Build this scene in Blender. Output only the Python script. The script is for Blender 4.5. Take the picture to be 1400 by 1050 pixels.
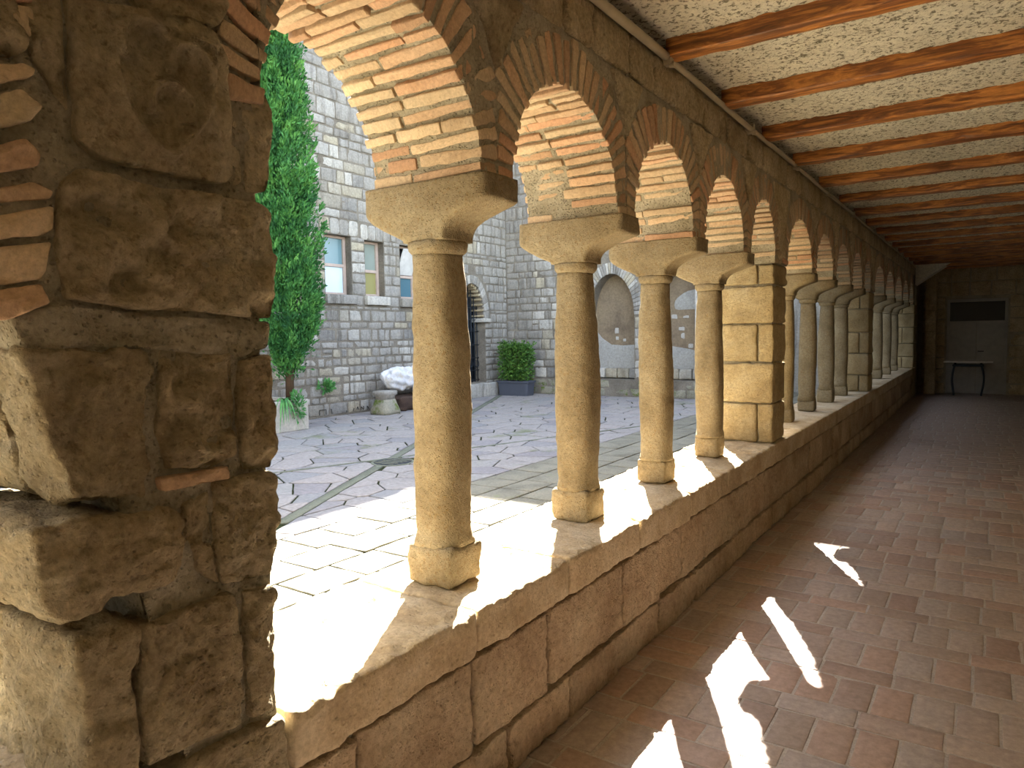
import bpy, math, random
import numpy as np
from mathutils import Matrix, Vector

sc = bpy.context.scene
for o in list(bpy.data.objects):
    bpy.data.objects.remove(o)
COL = sc.collection

# ------------------------------------------------------------------ camera, sky, sun, exposure
CAM = np.array([1.37, 0.0, 1.55])
TH, PH, RO, FPX = math.radians(33.8), math.radians(3.95), math.radians(-1.0), 970.0
FWD = np.array([-math.sin(TH) * math.cos(PH), math.cos(TH) * math.cos(PH), -math.sin(PH)])
_r = np.array([math.cos(TH), math.sin(TH), 0.0])
_u = np.cross(_r, FWD)
RGT = _r * math.cos(RO) + _u * math.sin(RO)
UPV = _u * math.cos(RO) - _r * math.sin(RO)
cd = bpy.data.cameras.new('camera')
cd.sensor_width = 36.0
cd.lens = FPX / 1400 * 36
cd.clip_start = 0.02
cam = bpy.data.objects.new('camera', cd)
COL.objects.link(cam)
cam.matrix_world = Matrix([[RGT[i], UPV[i], -FWD[i], CAM[i]] for i in range(3)] + [[0, 0, 0, 1]])
sc.camera = cam

SUN_AZ, SUN_EL = math.radians(28.1), math.radians(42.0)
w = bpy.data.worlds.new('sky')
sc.world = w
w.use_nodes = True
wn = w.node_tree
sky = wn.nodes.new('ShaderNodeTexSky')
sky.sky_type = 'NISHITA'
sky.sun_disc = False
sky.sun_elevation = SUN_EL
sky.sun_rotation = -SUN_AZ
sky.air_density = 1.0
sky.dust_density = 1.0
bg = wn.nodes['Background']
soft = wn.nodes.new('ShaderNodeHueSaturation')      # thin high haze: paler sky
soft.inputs['Saturation'].default_value = 0.6
wn.links.new(sky.outputs[0], soft.inputs['Color'])
wn.links.new(soft.outputs[0], bg.inputs[0])
bg.inputs[1].default_value = 0.165
sl = bpy.data.lights.new('sun', 'SUN')
sl.energy = 11.0
sl.color = (1.0, 0.965, 0.90)
sl.angle = math.radians(0.53)
sun = bpy.data.objects.new('sun', sl)
COL.objects.link(sun)
sd = Vector((math.sin(SUN_AZ) * math.cos(SUN_EL), -math.cos(SUN_AZ) * math.cos(SUN_EL), -math.sin(SUN_EL)))
sun.rotation_euler = sd.to_track_quat('-Z', 'Y').to_euler()
sun.location = (-12, 20, 20)
sc.view_settings.view_transform = 'Standard'
sc.view_settings.look = 'None'
sc.view_settings.exposure = 2.95
sc.view_settings.gamma = 1.0
sc.view_settings.use_curve_mapping = False

# ------------------------------------------------------------------ pixel helpers
def pdir(p):
    return FWD + (p[0] - 700) / FPX * RGT - (p[1] - 525) / FPX * UPV
def on_x(p, x=0.0):
    d = pdir(p); return CAM + d * ((x - CAM[0]) / d[0])
def on_y(p, y):
    d = pdir(p); return CAM + d * (y / d[1])
def on_z(p, z=0.0):
    d = pdir(p); return CAM + d * ((z - CAM[2]) / d[2])
def proj(q):
    v = np.asarray(q) - CAM
    return 700 + FPX * (v @ RGT) / (v @ FWD), 525 - FPX * (v @ UPV) / (v @ FWD)

# ------------------------------------------------------------------ noise (numpy)
def _hash(i, j, k, s):
    h = (i * 374761393 + j * 668265263 + k * 2147483647 + s * 974634541) & 0xFFFFFFFF
    h = ((h ^ (h >> 13)) * 1274126177) & 0xFFFFFFFF
    h = ((h ^ (h >> 16)) * 2246822519) & 0xFFFFFFFF
    return ((h ^ (h >> 15)) & 0xFFFF) / 32767.5 - 1.0
def vnoise(P, s=0):
    P = np.asarray(P, float)
    F = np.floor(P).astype(np.int64)
    f = P - F
    f = f * f * f * (f * (f * 6 - 15) + 10)
    r = 0
    for a in (0, 1):
        wa = f[:, 0] if a else 1 - f[:, 0]
        for b in (0, 1):
            wb = f[:, 1] if b else 1 - f[:, 1]
            for c in (0, 1):
                wc = f[:, 2] if c else 1 - f[:, 2]
                r = r + wa * wb * wc * _hash(F[:, 0] + a, F[:, 1] + b, F[:, 2] + c, s)
    return r
def fbm(P, octs=4, s=0, gain=0.5):
    r = 0; a = 1.0; P = np.asarray(P, float) + 13.7
    for o in range(octs):
        r = r + a * vnoise(P * (2.03 ** o), s + o * 17)
        a *= gain
    return r

# ------------------------------------------------------------------ object helpers
def mk_mesh(name, V, F, smooth=True):
    me = bpy.data.meshes.new(name)
    me.from_pydata([tuple(v) for v in np.asarray(V, float).tolist()], [], [tuple(f) for f in F])
    if smooth:
        me.polygons.foreach_set('use_smooth', [True] * len(me.polygons))
    me.update()
    return me
def obj(name, me, mat=None, parent=None, M=None, kind=None):
    o = bpy.data.objects.new(name, me)
    COL.objects.link(o)
    if mat is not None and me is not None and not me.materials:
        me.materials.append(mat)
    if parent is not None:
        o.parent = parent
    if M is not None:
        o.matrix_basis = M
    if kind:
        o['kind'] = kind
    return o
def tag(o, label, cat, group=None, kind=None):
    o['label'] = label; o['category'] = cat
    if group: o['group'] = group
    if kind: o['kind'] = kind
    return o
def empty(name, loc=(0, 0, 0)):
    o = bpy.data.objects.new(name, None)
    o.empty_display_size = 0.1
    COL.objects.link(o); o.location = loc
    return o
class Acc:
    def __init__(s): s.V = []; s.F = []; s.n = 0
    def add(s, V, F):
        s.V.append(np.asarray(V, float)); s.F += [[i + s.n for i in f] for f in F]; s.n += len(V)
    def box(s, a, b):
        x0, y0, z0 = a; x1, y1, z1 = b
        V = [(x0,y0,z0),(x1,y0,z0),(x1,y1,z0),(x0,y1,z0),(x0,y0,z1),(x1,y0,z1),(x1,y1,z1),(x0,y1,z1)]
        s.add(V, [(0,3,2,1),(4,5,6,7),(0,1,5,4),(1,2,6,5),(2,3,7,6),(3,0,4,7)])
    def mesh(s, name, smooth=False):
        return mk_mesh(name, np.concatenate(s.V) if s.V else np.zeros((0, 3)), s.F, smooth)
def box_mesh(name, a, b):
    A = Acc(); A.box(a, b); return A.mesh(name)

def axc(h, r, n):
    if n <= 0:
        return np.array([-h, -h + r, h - r, h])
    return np.concatenate([[-h, -h + .35 * r], np.linspace(-(h - r), h - r, n + 1), [h - .35 * r, h]])
_lat = {}
def lattice(nx, ny, nz):
    key = (nx, ny, nz)
    if key in _lat: return _lat[key]
    ids = {}; L = []
    def vid(i, j, k):
        if (i, j, k) not in ids:
            ids[(i, j, k)] = len(L); L.append((i, j, k))
        return ids[(i, j, k)]
    F = []
    X, Y, Z = nx - 1, ny - 1, nz - 1
    for i in range(X):
        for j in range(Y):
            F.append((vid(i,j,0), vid(i,j+1,0), vid(i+1,j+1,0), vid(i+1,j,0)))
            F.append((vid(i,j,Z), vid(i+1,j,Z), vid(i+1,j+1,Z), vid(i,j+1,Z)))
    for i in range(X):
        for k in range(Z):
            F.append((vid(i,0,k), vid(i+1,0,k), vid(i+1,0,k+1), vid(i,0,k+1)))
            F.append((vid(i,Y,k), vid(i,Y,k+1), vid(i+1,Y,k+1), vid(i+1,Y,k)))
    for j in range(Y):
        for k in range(Z):
            F.append((vid(0,j,k), vid(0,j,k+1), vid(0,j+1,k+1), vid(0,j+1,k)))
            F.append((vid(X,j,k), vid(X,j+1,k), vid(X,j+1,k+1), vid(X,j,k+1)))
    _lat[key] = (np.array(L), F)
    return _lat[key]
def rblock(hx, hy, hz, r, n=(0, 0, 0), amp=0.004, freq=18, seed=0, octs=3, big=0.0, bfreq=3.0):
    """rounded, rough box centred on the origin"""
    ax = [axc(h, min(r, h * .9), m) for h, m in zip((hx, hy, hz), n)]
    L, F = lattice(*[len(a) for a in ax])
    P = np.stack([ax[i][L[:, i]] for i in range(3)], 1)
    H = np.array([max(h - r, h * .1) for h in (hx, hy, hz)])
    Q = np.clip(P, -H, H)
    D = P - Q
    ln = np.linalg.norm(D, axis=1, keepdims=True); ln[ln == 0] = 1
    Nn = D / ln
    V = Q + Nn * r
    off = seed * 3.17
    if amp: V = V + Nn * (fbm(V * freq + off, octs, seed) * amp)[:, None]
    if big: V = V + Nn * (fbm(V * bfreq + off, 2, seed + 5) * big)[:, None]
    return V, F
def hexa(corners, r, n, amp, freq, seed, big=0.0, octs=3):
    """rough block stretched onto 8 corners, order (x-,y-,z-) .. z fastest"""
    C = np.array(corners, float).reshape(2, 2, 2, 3)
    ex = np.linalg.norm(C[1].mean((0, 1)) - C[0].mean((0, 1))) / 2
    ey = np.linalg.norm(C[:, 1].mean((0, 1)) - C[:, 0].mean((0, 1))) / 2
    ez = np.linalg.norm(C[:, :, 1].mean((0, 1)) - C[:, :, 0].mean((0, 1))) / 2
    V, F = rblock(ex, ey, ez, r, n, amp, freq, seed, octs, big)
    t = np.stack([V[:, 0] / ex, V[:, 1] / ey, V[:, 2] / ez], 1) * .5 + .5
    R = 0
    for a in (0, 1):
        for b in (0, 1):
            for c in (0, 1):
                wt = (t[:, 0] if a else 1 - t[:, 0]) * (t[:, 1] if b else 1 - t[:, 1]) * (t[:, 2] if c else 1 - t[:, 2])
                R = R + wt[:, None] * C[a, b, c]
    return R, F

def frame(O, N):
    O = np.array(O, float)
    if N == 'x': U, V, W = (0, 1, 0), (0, 0, 1), (1, 0, 0)
    elif N == '-y': U, V, W = (1, 0, 0), (0, 0, 1), (0, -1, 0)
    else: U, V, W = (1, 0, 0), (0, 1, 0), (0, 0, 1)
    return O, np.array(U, float), np.array(V, float), np.array(W, float)
def resample(P, N):
    P = np.asarray(P, float)
    Q = np.vstack([P, P[:1]])
    d = np.linalg.norm(np.diff(Q, axis=0), axis=1)
    s = np.concatenate([[0], np.cumsum(d)])
    t = np.linspace(0, s[-1], N, endpoint=False)
    return np.stack([np.interp(t, s, Q[:, i]) for i in (0, 1)], 1)
def resample_c(P, N):
    P = np.asarray(P, float)
    Q = np.vstack([P, P[:1]])
    d = np.linalg.norm(np.diff(Q, axis=0), axis=1)
    out = []
    for i in range(len(P)):
        m = max(1, int(round(d[i] / d.sum() * N)))
        for k in range(m): out.append(P[i] + (Q[i + 1] - P[i]) * k / m)
    return np.array(out)
def area2(P):
    x, y = P[:, 0], P[:, 1]
    return .5 * np.sum(x * np.roll(y, -1) - y * np.roll(x, -1))
def poly_stone(P, fr, depth=.05, r=.012, bulge=.004, amp=.002, freq=20, seed=0, N=16, rings=1, smooth=1, ej=0.0, hfun=None, lift=0.0, tilt=(0, 0)):
    P = np.asarray(P, float)
    if area2(P) < 0: P = P[::-1]
    P = resample(P, N) if smooth else resample_c(P, N)
    N = len(P)
    for _ in range(smooth):
        P = .5 * P + .25 * (np.roll(P, 1, 0) + np.roll(P, -1, 0))
    c = P.mean(0)
    if ej:
        nz = fbm(np.c_[P * 14, np.full(N, seed * 1.3)], 3, seed)
        dr = P - c
        P = P + dr / np.linalg.norm(dr, axis=1, keepdims=True) * (nz * ej)[:, None]
    dr = c - P
    ln = np.linalg.norm(dr, axis=1, keepdims=True)
    di = dr / ln
    rr = np.minimum(r, ln * .6)
    rows = [(P, np.full(N, -depth)), (P, np.full(N, -r)), (P + di * rr * .3, np.full(N, -.32 * r)), (P + di * rr, np.zeros(N))]
    B = P + di * rr
    for j in range(1, rings + 1):
        t = j / (rings + 1.0)
        rows.append((B + (c - B) * t, np.full(N, bulge * (1 - (1 - t) ** 2))))
    uv = np.concatenate([q for q, _ in rows] + [c[None]])
    h = np.concatenate([z for _, z in rows] + [[bulge]])
    m = np.ones(len(h)); m[:2 * N] = 0
    if amp: h = h + m * amp * fbm(np.c_[uv * freq, np.full(len(uv), seed * 2.1)], 4, seed)
    if hfun is not None: h = h + m * hfun(uv)
    h = h + m * ((uv - c) @ np.array(tilt)) + lift
    O, U, V, W = fr
    X = O + uv[:, :1] * U + uv[:, 1:] * V + h[:, None] * W
    F = []
    nr = len(rows)
    for j in range(nr - 1):
        a, b = j * N, (j + 1) * N
        for i in range(N):
            k = (i + 1) % N
            F.append((a + i, a + k, b + k, b + i))
    a = (nr - 1) * N; ce = nr * N
    for i in range(N):
        F.append((a + i, a + (i + 1) % N, ce))
    return X, F

# ------------------------------------------------------------------ materials
def lin(c):
    return tuple(((v / 255) / 12.92 if v / 255 <= .04045 else ((v / 255 + .055) / 1.055) ** 2.4) for v in c) + (1.0,)
def new_mat(name):
    m = bpy.data.materials.new(name); m.use_nodes = True
    nt = m.node_tree
    return m, nt, nt.nodes['Principled BSDF']
def ramp(nt, stops):
    n = nt.nodes.new('ShaderNodeValToRGB')
    e = n.color_ramp.elements
    while len(e) < len(stops): e.new(0.5)
    for k, (p, c) in enumerate(stops):
        e[k].position = p; e[k].color = c if len(c) == 4 else tuple(c) + (1,)
    return n
def g(v): return (v, v, v, 1)
def mix(nt, mode, fac, a, b):
    n = nt.nodes.new('ShaderNodeMix'); n.data_type = 'RGBA'; n.blend_type = mode
    for s, v in ((n.inputs[0], fac), (n.inputs[6], a), (n.inputs[7], b)):
        if hasattr(v, 'is_linked'): nt.links.new(v, s)
        else: s.default_value = v
    return n.outputs[2]
def math_n(nt, op, a, b):
    n = nt.nodes.new('ShaderNodeMath'); n.operation = op
    for s, v in ((n.inputs[0], a), (n.inputs[1], b)):
        if hasattr(v, 'is_linked'): nt.links.new(v, s)
        else: s.default_value = v
    return n.outputs[0]
def noise_n(nt, vec, scale, detail=6, rough=.6, dist=0.0):
    n = nt.nodes.new('ShaderNodeTexNoise')
    n.inputs['Scale'].default_value = scale; n.inputs['Detail'].default_value = detail
    n.inputs['Roughness'].default_value = rough; n.inputs['Distortion'].default_value = dist
    nt.links.new(vec, n.inputs['Vector'])
    return n.outputs[0]
def coords(nt, use_obj=False, stretch=None):
    oi = nt.nodes.new('ShaderNodeObjectInfo')
    if use_obj:
        tc = nt.nodes.new('ShaderNodeTexCoord'); v = tc.outputs['Object']
        a = nt.nodes.new('ShaderNodeVectorMath'); a.operation = 'ADD'
        s = nt.nodes.new('ShaderNodeVectorMath'); s.operation = 'SCALE'
        s.inputs[0].default_value = (17.3, 9.1, 23.7); nt.links.new(oi.outputs['Random'], s.inputs['Scale'])
        nt.links.new(v, a.inputs[0]); nt.links.new(s.outputs[0], a.inputs[1]); v = a.outputs[0]
    else:
        ge = nt.nodes.new('ShaderNodeNewGeometry'); v = ge.outputs['Position']
    if stretch:
        mp = nt.nodes.new('ShaderNodeMapping'); mp.inputs['Scale'].default_value = stretch
        nt.links.new(v, mp.inputs['Vector']); v = mp.outputs[0]
    return v, oi.outputs['Random']
def stone_mat(name, cs, scale=3.0, rnd=.25, bump=.5, bscale=45, pit=.5, pscale=60, rough=.92, use_obj=False, fine=(.72, 1.2), moss=None, stretch=None, huern=None, spec=.2, bdist=.012, streak=None, speck=None):
    m, nt, b = new_mat(name)
    v, rn = coords(nt, use_obj, stretch)
    n1 = noise_n(nt, v, scale, 7, .62, .4)
    k = len(cs)
    r1 = ramp(nt, [(.3 + .4 * i / (k - 1), lin(c)) for i, c in enumerate(cs)])
    nt.links.new(n1, r1.inputs[0])
    col = r1.outputs[0]
    n2 = noise_n(nt, v, scale * 14, 8, .72)
    r2 = ramp(nt, [(.3, g(fine[0])), (.7, g(fine[1]))]); nt.links.new(n2, r2.inputs[0])
    col = mix(nt, 'MULTIPLY', 1.0, col, r2.outputs[0])
    if huern:
        r3 = ramp(nt, [(i / (len(huern) - 1), lin(c)) for i, c in enumerate(huern)]); nt.links.new(rn, r3.inputs[0])
        col = mix(nt, 'MIX', .62, col, mix(nt, 'MULTIPLY', 1.0, r3.outputs[0], r2.outputs[0]))
    if rnd:
        hv = nt.nodes.new('ShaderNodeHueSaturation')
        mr = nt.nodes.new('ShaderNodeMapRange'); nt.links.new(rn, mr.inputs[0])
        mr.inputs[3].default_value = 1 - rnd; mr.inputs[4].default_value = 1 + rnd * .8
        nt.links.new(mr.outputs[0], hv.inputs['Value']); nt.links.new(col, hv.inputs['Color']); col = hv.outputs[0]
    if streak:
        vs, _ = coords(nt, False, (3.0, 3.0, .35))
        ns = noise_n(nt, vs, 2.2, 5, .6)
        rs = ramp(nt, [(.5, g(0)), (.68, g(1))]); nt.links.new(ns, rs.inputs[0])
        col = mix(nt, 'MULTIPLY', math_n(nt, 'MULTIPLY', rs.outputs[0], streak[1]), col, lin(streak[0]))
    if speck:
        nk = noise_n(nt, v, speck[1], 5, .65)
        rk = ramp(nt, [(speck[2], g(1)), (speck[2] + .08, g(0))]); nt.links.new(nk, rk.inputs[0])
        col = mix(nt, 'MIX', math_n(nt, 'MULTIPLY', rk.outputs[0], speck[3]), col, lin(speck[0]))
    if moss:
        nm = noise_n(nt, v, moss[1], 6, .7)
        rm = ramp(nt, [(moss[2], g(0)), (moss[2] + .12, g(1))]); nt.links.new(nm, rm.inputs[0])
        col = mix(nt, 'MIX', rm.outputs[0], col, lin(moss[0]))
    nt.links.new(col, b.inputs['Base Color'])
    b.inputs['Roughness'].default_value = rough
    b.inputs['Specular IOR Level'].default_value = spec
    nb = noise_n(nt, v, bscale, 8, .72)
    h = nb
    if pit:
        vo = nt.nodes.new('ShaderNodeTexVoronoi'); vo.inputs['Scale'].default_value = pscale
        nt.links.new(v, vo.inputs['Vector'])
        rp = ramp(nt, [(.0, g(0)), (.35, g(1))]); nt.links.new(vo.outputs['Distance'], rp.inputs[0])
        h = math_n(nt, 'ADD', nb, math_n(nt, 'MULTIPLY', rp.outputs[0], pit))
    bp = nt.nodes.new('ShaderNodeBump'); bp.inputs['Strength'].default_value = bump; bp.inputs['Distance'].default_value = bdist
    nt.links.new(h, bp.inputs['Height']); nt.links.new(bp.outputs[0], b.inputs['Normal'])
    return m
def plain(name, c, rough=.6, metal=0.0, spec=.4, var=.12, scale=8):
    m, nt, b = new_mat(name)
    v, rn = coords(nt)
    n1 = noise_n(nt, v, scale, 5, .6)
    r = ramp(nt, [(.3, g(1 - var)), (.7, g(1 + var))]); nt.links.new(n1, r.inputs[0])
    nt.links.new(mix(nt, 'MULTIPLY', 1.0, lin(c), r.outputs[0]), b.inputs['Base Color'])
    b.inputs['Roughness'].default_value = rough; b.inputs['Metallic'].default_value = metal
    b.inputs['Specular IOR Level'].default_value = spec
    return m
MT = {}
MT['pier'] = stone_mat('weathered_sandstone', [(166, 146, 112), (198, 180, 144), (220, 206, 174)], 3.2, .12, 1.0, 50, .4, 80, bdist=.03, fine=(.62, 1.25), speck=((110, 88, 58), 40, .35, .4))
MT['column'] = stone_mat('column_sandstone', [(128, 113, 86), (148, 133, 104), (160, 147, 119)], 4.0, .08, .9, 85, .6, 120, bdist=.010, speck=((132, 106, 66), 70, .36, .6))
MT['block'] = stone_mat('squared_block_sandstone', [(150, 130, 94), (174, 154, 114), (188, 171, 135)], 4.0, .10, .9, 70, .5, 110, bdist=.012, speck=((132, 106, 66), 60, .34, .4))
MT['parapet'] = stone_mat('parapet_sandstone', [(168, 142, 112), (196, 172, 140), (212, 192, 160)], 2.6, .14, 1.0, 60, .5, 70, bdist=.02, speck=((112, 88, 60), 38, .34, .4))
MT['sill'] = stone_mat('sill_stone', [(164, 142, 110), (188, 168, 136), (204, 188, 160)], 4.0, .05, .7, 50, .5, 55, bdist=.012)
MT['mortar'] = stone_mat('lime_mortar', [(146, 136, 112), (172, 162, 138), (188, 178, 156)], 6.0, 0, 1.0, 60, .7, 90, bdist=.016)
MT['brick'] = stone_mat('old_brick', [(186, 160, 128), (198, 176, 146), (204, 186, 158)], 5.0, .16, .7, 70, .3, 90, use_obj=True,
    huern=[(192, 138, 102), (200, 176, 142), (194, 158, 122), (202, 184, 152), (190, 166, 134), (190, 132, 98), (200, 180, 146)], bdist=.008)
MT['tile'] = stone_mat('terracotta_paver', [(156, 138, 124), (174, 156, 142), (166, 156, 146)], 2.2, .14, .35, 90, .2, 140, rough=.6, spec=.35, bdist=.005,
    huern=[(170, 138, 122), (168, 152, 138), (176, 142, 122), (160, 150, 142), (172, 152, 136)])
MT['grout'] = stone_mat('floor_grout', [(168, 156, 144), (186, 176, 166), (178, 168, 156)], 8, 0, .5, 90, .3, 120)
MT['stucco'] = stone_mat('ceiling_stucco', [(206, 200, 180), (222, 216, 196), (214, 206, 184)], 1.6, 0, .9, 40, .5, 55, bdist=.02, fine=(.8, 1.1), speck=((92, 84, 64), 44, .40, .85))
MT['grey'] = stone_mat('courtyard_stone', [(150, 145, 134), (178, 172, 158), (198, 190, 172)], 1.8, .2, .8, 22, .4, 30, bdist=.03, streak=((120, 108, 92), .5),
    huern=[(150, 148, 144), (172, 168, 160), (132, 128, 122), (188, 176, 146), (152, 150, 146), (196, 192, 182), (144, 142, 138)])
MT['greymortar'] = stone_mat('courtyard_mortar', [(112, 104, 92), (136, 128, 114), (150, 142, 126)], 2.5, 0, .9, 30, .4, 40, bdist=.03)
MT['mossy'] = stone_mat('mossy_stone', [(126, 122, 104), (150, 146, 128), (160, 154, 136)], 2.5, .15, .8, 26, .4, 40, moss=((92, 108, 40), 3.0, .5))
MT['slab'] = stone_mat('courtyard_slab', [(116, 112, 98), (136, 132, 116), (148, 142, 124)], 3.0, .08, .6, 60, .4, 80, moss=((132, 138, 96), 2.6, .62), bdist=.01)
MT['flag'] = stone_mat('irregular_flagstone', [(126, 122, 120), (152, 147, 144), (142, 140, 134)], 1.4, .14, .5, 30, .2, 50, bdist=.01, moss=((118, 122, 92), .9, .58),
    huern=[(156, 148, 148), (148, 148, 146), (164, 154, 146), (140, 138, 132)])
MT['mossjoint'] = stone_mat('mossy_joint', [(30, 36, 14), (52, 58, 28), (42, 48, 20)], 3.5, 0, .8, 70, .3, 80)
MT['concrete'] = stone_mat('pale_concrete', [(168, 162, 150), (188, 182, 170), (178, 172, 158)], 2.0, 0, .5, 40, .2, 60)
MT['strip'] = stone_mat('channel_concrete', [(104, 108, 92), (124, 126, 110), (114, 118, 98)], 3.0, 0, .5, 50, .2, 60)
MT['plaster_brown'] = stone_mat('old_brown_render', [(116, 102, 84), (136, 120, 98), (146, 130, 104)], 1.5, 0, .5, 20, .2, 30)
MT['plaster_grey'] = stone_mat('grey_render', [(150, 148, 142), (166, 164, 156), (160, 156, 148)], 1.5, 0, .4, 20, .2, 30)
MT['plaster_white'] = stone_mat('white_filler', [(170, 166, 158), (184, 180, 170), (176, 170, 160)], 3, 0, .4, 30, .2, 30)
MT['marble'] = stone_mat('white_marble', [(206, 208, 212), (228, 228, 228), (216, 206, 190)], 5, 0, .5, 40, .2, 60, rough=.6)
MT['darkstone'] = stone_mat('dark_brown_stone', [(58, 46, 40), (82, 66, 56), (70, 58, 50)], 4, .1, .8, 30, .3, 50)
MT['greymetal'] = plain('painted_metal', (168, 156, 130), .6, .0, .4)
MT['iron'] = plain('dark_iron', (46, 52, 58), .5, .3, .4)
MT['trough'] = plain('slate_plastic', (78, 82, 92), .5, 0, .4, .06)
MT['frame'] = plain('pinkish_window_frame', (186, 166, 152), .5)
MT['teal'] = plain('teal_pane', (112, 142, 148), .15, 0, .5, .06, 2)
MT['palepane'] = plain('pale_blue_pane', (206, 226, 238), .25, 0, .5, .04, 2)
MT['greenpane'] = plain('grey_green_pane', (138, 148, 138), .2, 0, .5, .06, 2)
MT['olivepane'] = plain('olive_pane', (150, 144, 92), .25, 0, .5, .06, 2)
MT['bluepane'] = plain('deep_teal_pane', (82, 116, 128), .15, 0, .5, .06, 2)
MT['white'] = plain('white_paint', (212, 210, 204), .5)
MT['offwhite'] = plain('dusty_white_door_paint', (168, 164, 156), .6)
MT['glassdark'] = plain('dark_glass', (22, 24, 27), .35, 0, .3, .05)
MT['render'] = stone_mat('gallery_wall_render', [(214, 206, 186), (226, 218, 200), (232, 224, 208)], 1.5, 0, .6, 20, .2, 30)
MT['soil'] = stone_mat('garden_soil', [(60, 46, 34), (78, 60, 44), (70, 54, 38)], 8, 0, .8, 40, .3, 50)
MT['bark'] = stone_mat('bark', [(70, 54, 42), (98, 78, 60), (84, 66, 50)], 6, 0, .9, 30, .3, 40, stretch=(3, 3, .6))
MT['inscript'] = plain('dark_weathered_paint', (62, 58, 52), .9)
MT['tabletop'] = plain('worn_grey_board', (206, 200, 190), .5)
def wood_mat():
    m, nt, b = new_mat('varnished_beam_wood')
    v, rn = coords(nt, True, (1.0, 9.0, 9.0))
    n = noise_n(nt, v, 2.4, 8, .65, 1.2)
    r = ramp(nt, [(.3, lin((66, 36, 16))), (.47, lin((126, 76, 34))), (.6, lin((190, 126, 60))), (.75, lin((88, 50, 22)))])
    nt.links.new(n, r.inputs[0])
    n2 = noise_n(nt, v, 11, 6, .7, .5)
    r2 = ramp(nt, [(.35, g(.72)), (.65, g(1.15))]); nt.links.new(n2, r2.inputs[0])
    nt.links.new(mix(nt, 'MULTIPLY', 1, r.outputs[0], r2.outputs[0]), b.inputs['Base Color'])
    b.inputs['Roughness'].default_value = .42
    bp = nt.nodes.new('ShaderNodeBump'); bp.inputs['Strength'].default_value = .35; bp.inputs['Distance'].default_value = .006
    nt.links.new(n, bp.inputs['Height']); nt.links.new(bp.outputs[0], b.inputs['Normal'])
    return m
MT['wood'] = wood_mat()
def leaf_mat(name, cs, scale=6):
    m, nt, b = new_mat(name)
    v, rn = coords(nt)
    n = noise_n(nt, v, scale, 4, .6)
    r = ramp(nt, [(.32 + .36 * i / (len(cs) - 1), lin(c)) for i, c in enumerate(cs)]); nt.links.new(n, r.inputs[0])
    nt.links.new(r.outputs[0], b.inputs['Base Color']); b.inputs['Roughness'].default_value = .6
    b.inputs['Specular IOR Level'].default_value = .25
    return m
MT['cypress'] = leaf_mat('cypress_foliage', [(32, 76, 42), (60, 114, 54), (98, 152, 70)], 4)
MT['shrub'] = leaf_mat('shrub_leaves', [(40, 74, 32), (74, 112, 44), (104, 140, 58)], 9)
MT['grassy'] = leaf_mat('grass_blades', [(52, 104, 60), (84, 142, 76), (104, 156, 84)], 9)

# ------------------------------------------------------------------ layout of the arcade (Y positions along the wall)
ZS = 0.66            # sill top
ZSP = 2.07           # springing of the brick arches
ZAP = 2.50           # crown of the intrados
TH_W = 0.55          # wall thickness: x from -0.55 to 0
TH_A = 0.475        # thickness of the arches
CX = -0.262          # column axis
FX = 0.012           # gallery face of the arches
COLS = [1.98, 3.0, 3.98, 4.96, 7.2, 8.28, 9.38, 10.4, 12.8, 14.2, 15.6, 16.9]
BACKCOLS = [-.48, -1.48, -2.48, -3.48, -5.3, -6.3, -7.3]
P1 = (0.52, 1.05); P2 = (5.72, 6.13); P3 = (11.1, 11.55); P4 = (18.0, 18.7); P0 = (-4.6, -4.15); PS_ = (-8.8, -8.05)
HC = 0.092           # half width of a capital along the wall
def spans():
    edges = []
    sup = sorted([(c - HC, c + HC) for c in COLS + BACKCOLS] + [P0, P1, P2, P3, P4, PS_])
    for a, b in zip(sup[:-1], sup[1:]):
        edges.append((a[1], b[0]))
    return edges
SPANS = spans()
def opening_at(y):
    for a, b in SPANS:
        if a < y < b: return a, b
    return None
def arch_z(y):
    s = opening_at(y)
    if s is None: return None
    c = (s[0] + s[1]) / 2; h = (s[1] - s[0]) / 2
    t = (y - c) / h
    return ZSP + (ZAP - ZSP) * math.sqrt(max(0, 1 - t * t))
def sees(q):
    """can the camera look through the arcade at courtyard point q"""
    q = np.asarray(q)
    u, v = proj(q)
    if not (-30 < u < 1430 and -30 < v < 1080) or (q - CAM) @ FWD < 0: return False
    for x in (0.0, -.28, -.55):
        t = (x - CAM[0]) / (q[0] - CAM[0])
        p = CAM + (q - CAM) * t
        z = arch_z(p[1])
        if z is None or not (ZS - .04 < p[2] < z + .02): return False
    return True

# ------------------------------------------------------------------ arcade wall: core, brick arches, top course
rng = random.Random(7)
wl = obj('wall_left', box_mesh('wall_left', (-TH_A, -8.8, 2.70), (FX - .03, 20.2, 3.35)), MT['mortar'])
tag(wl, 'upper arcade wall of brown stone and brick arches along the gallery', 'wall', kind='structure')

def brick_templates(n, hx, hy, hz, r, amp, cells):
    out = []
    for k in range(n):
        V, F = rblock(hx, hy, hz, r, cells, amp, 30, 40 + k, 3, .003, 9)
        V[:, 2] *= 1 + .2 * (V[:, 1] / hy + 1)       # a little wedge-shaped
        out.append(mk_mesh('brick', V, F))
    return out
BR_NEAR = brick_templates(10, .135, .10, .018, .006, .0035, (7, 5, 2))
BR_FAR = brick_templates(6, .135, .10, .018, .007, .003, (0, 0, 0))

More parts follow.
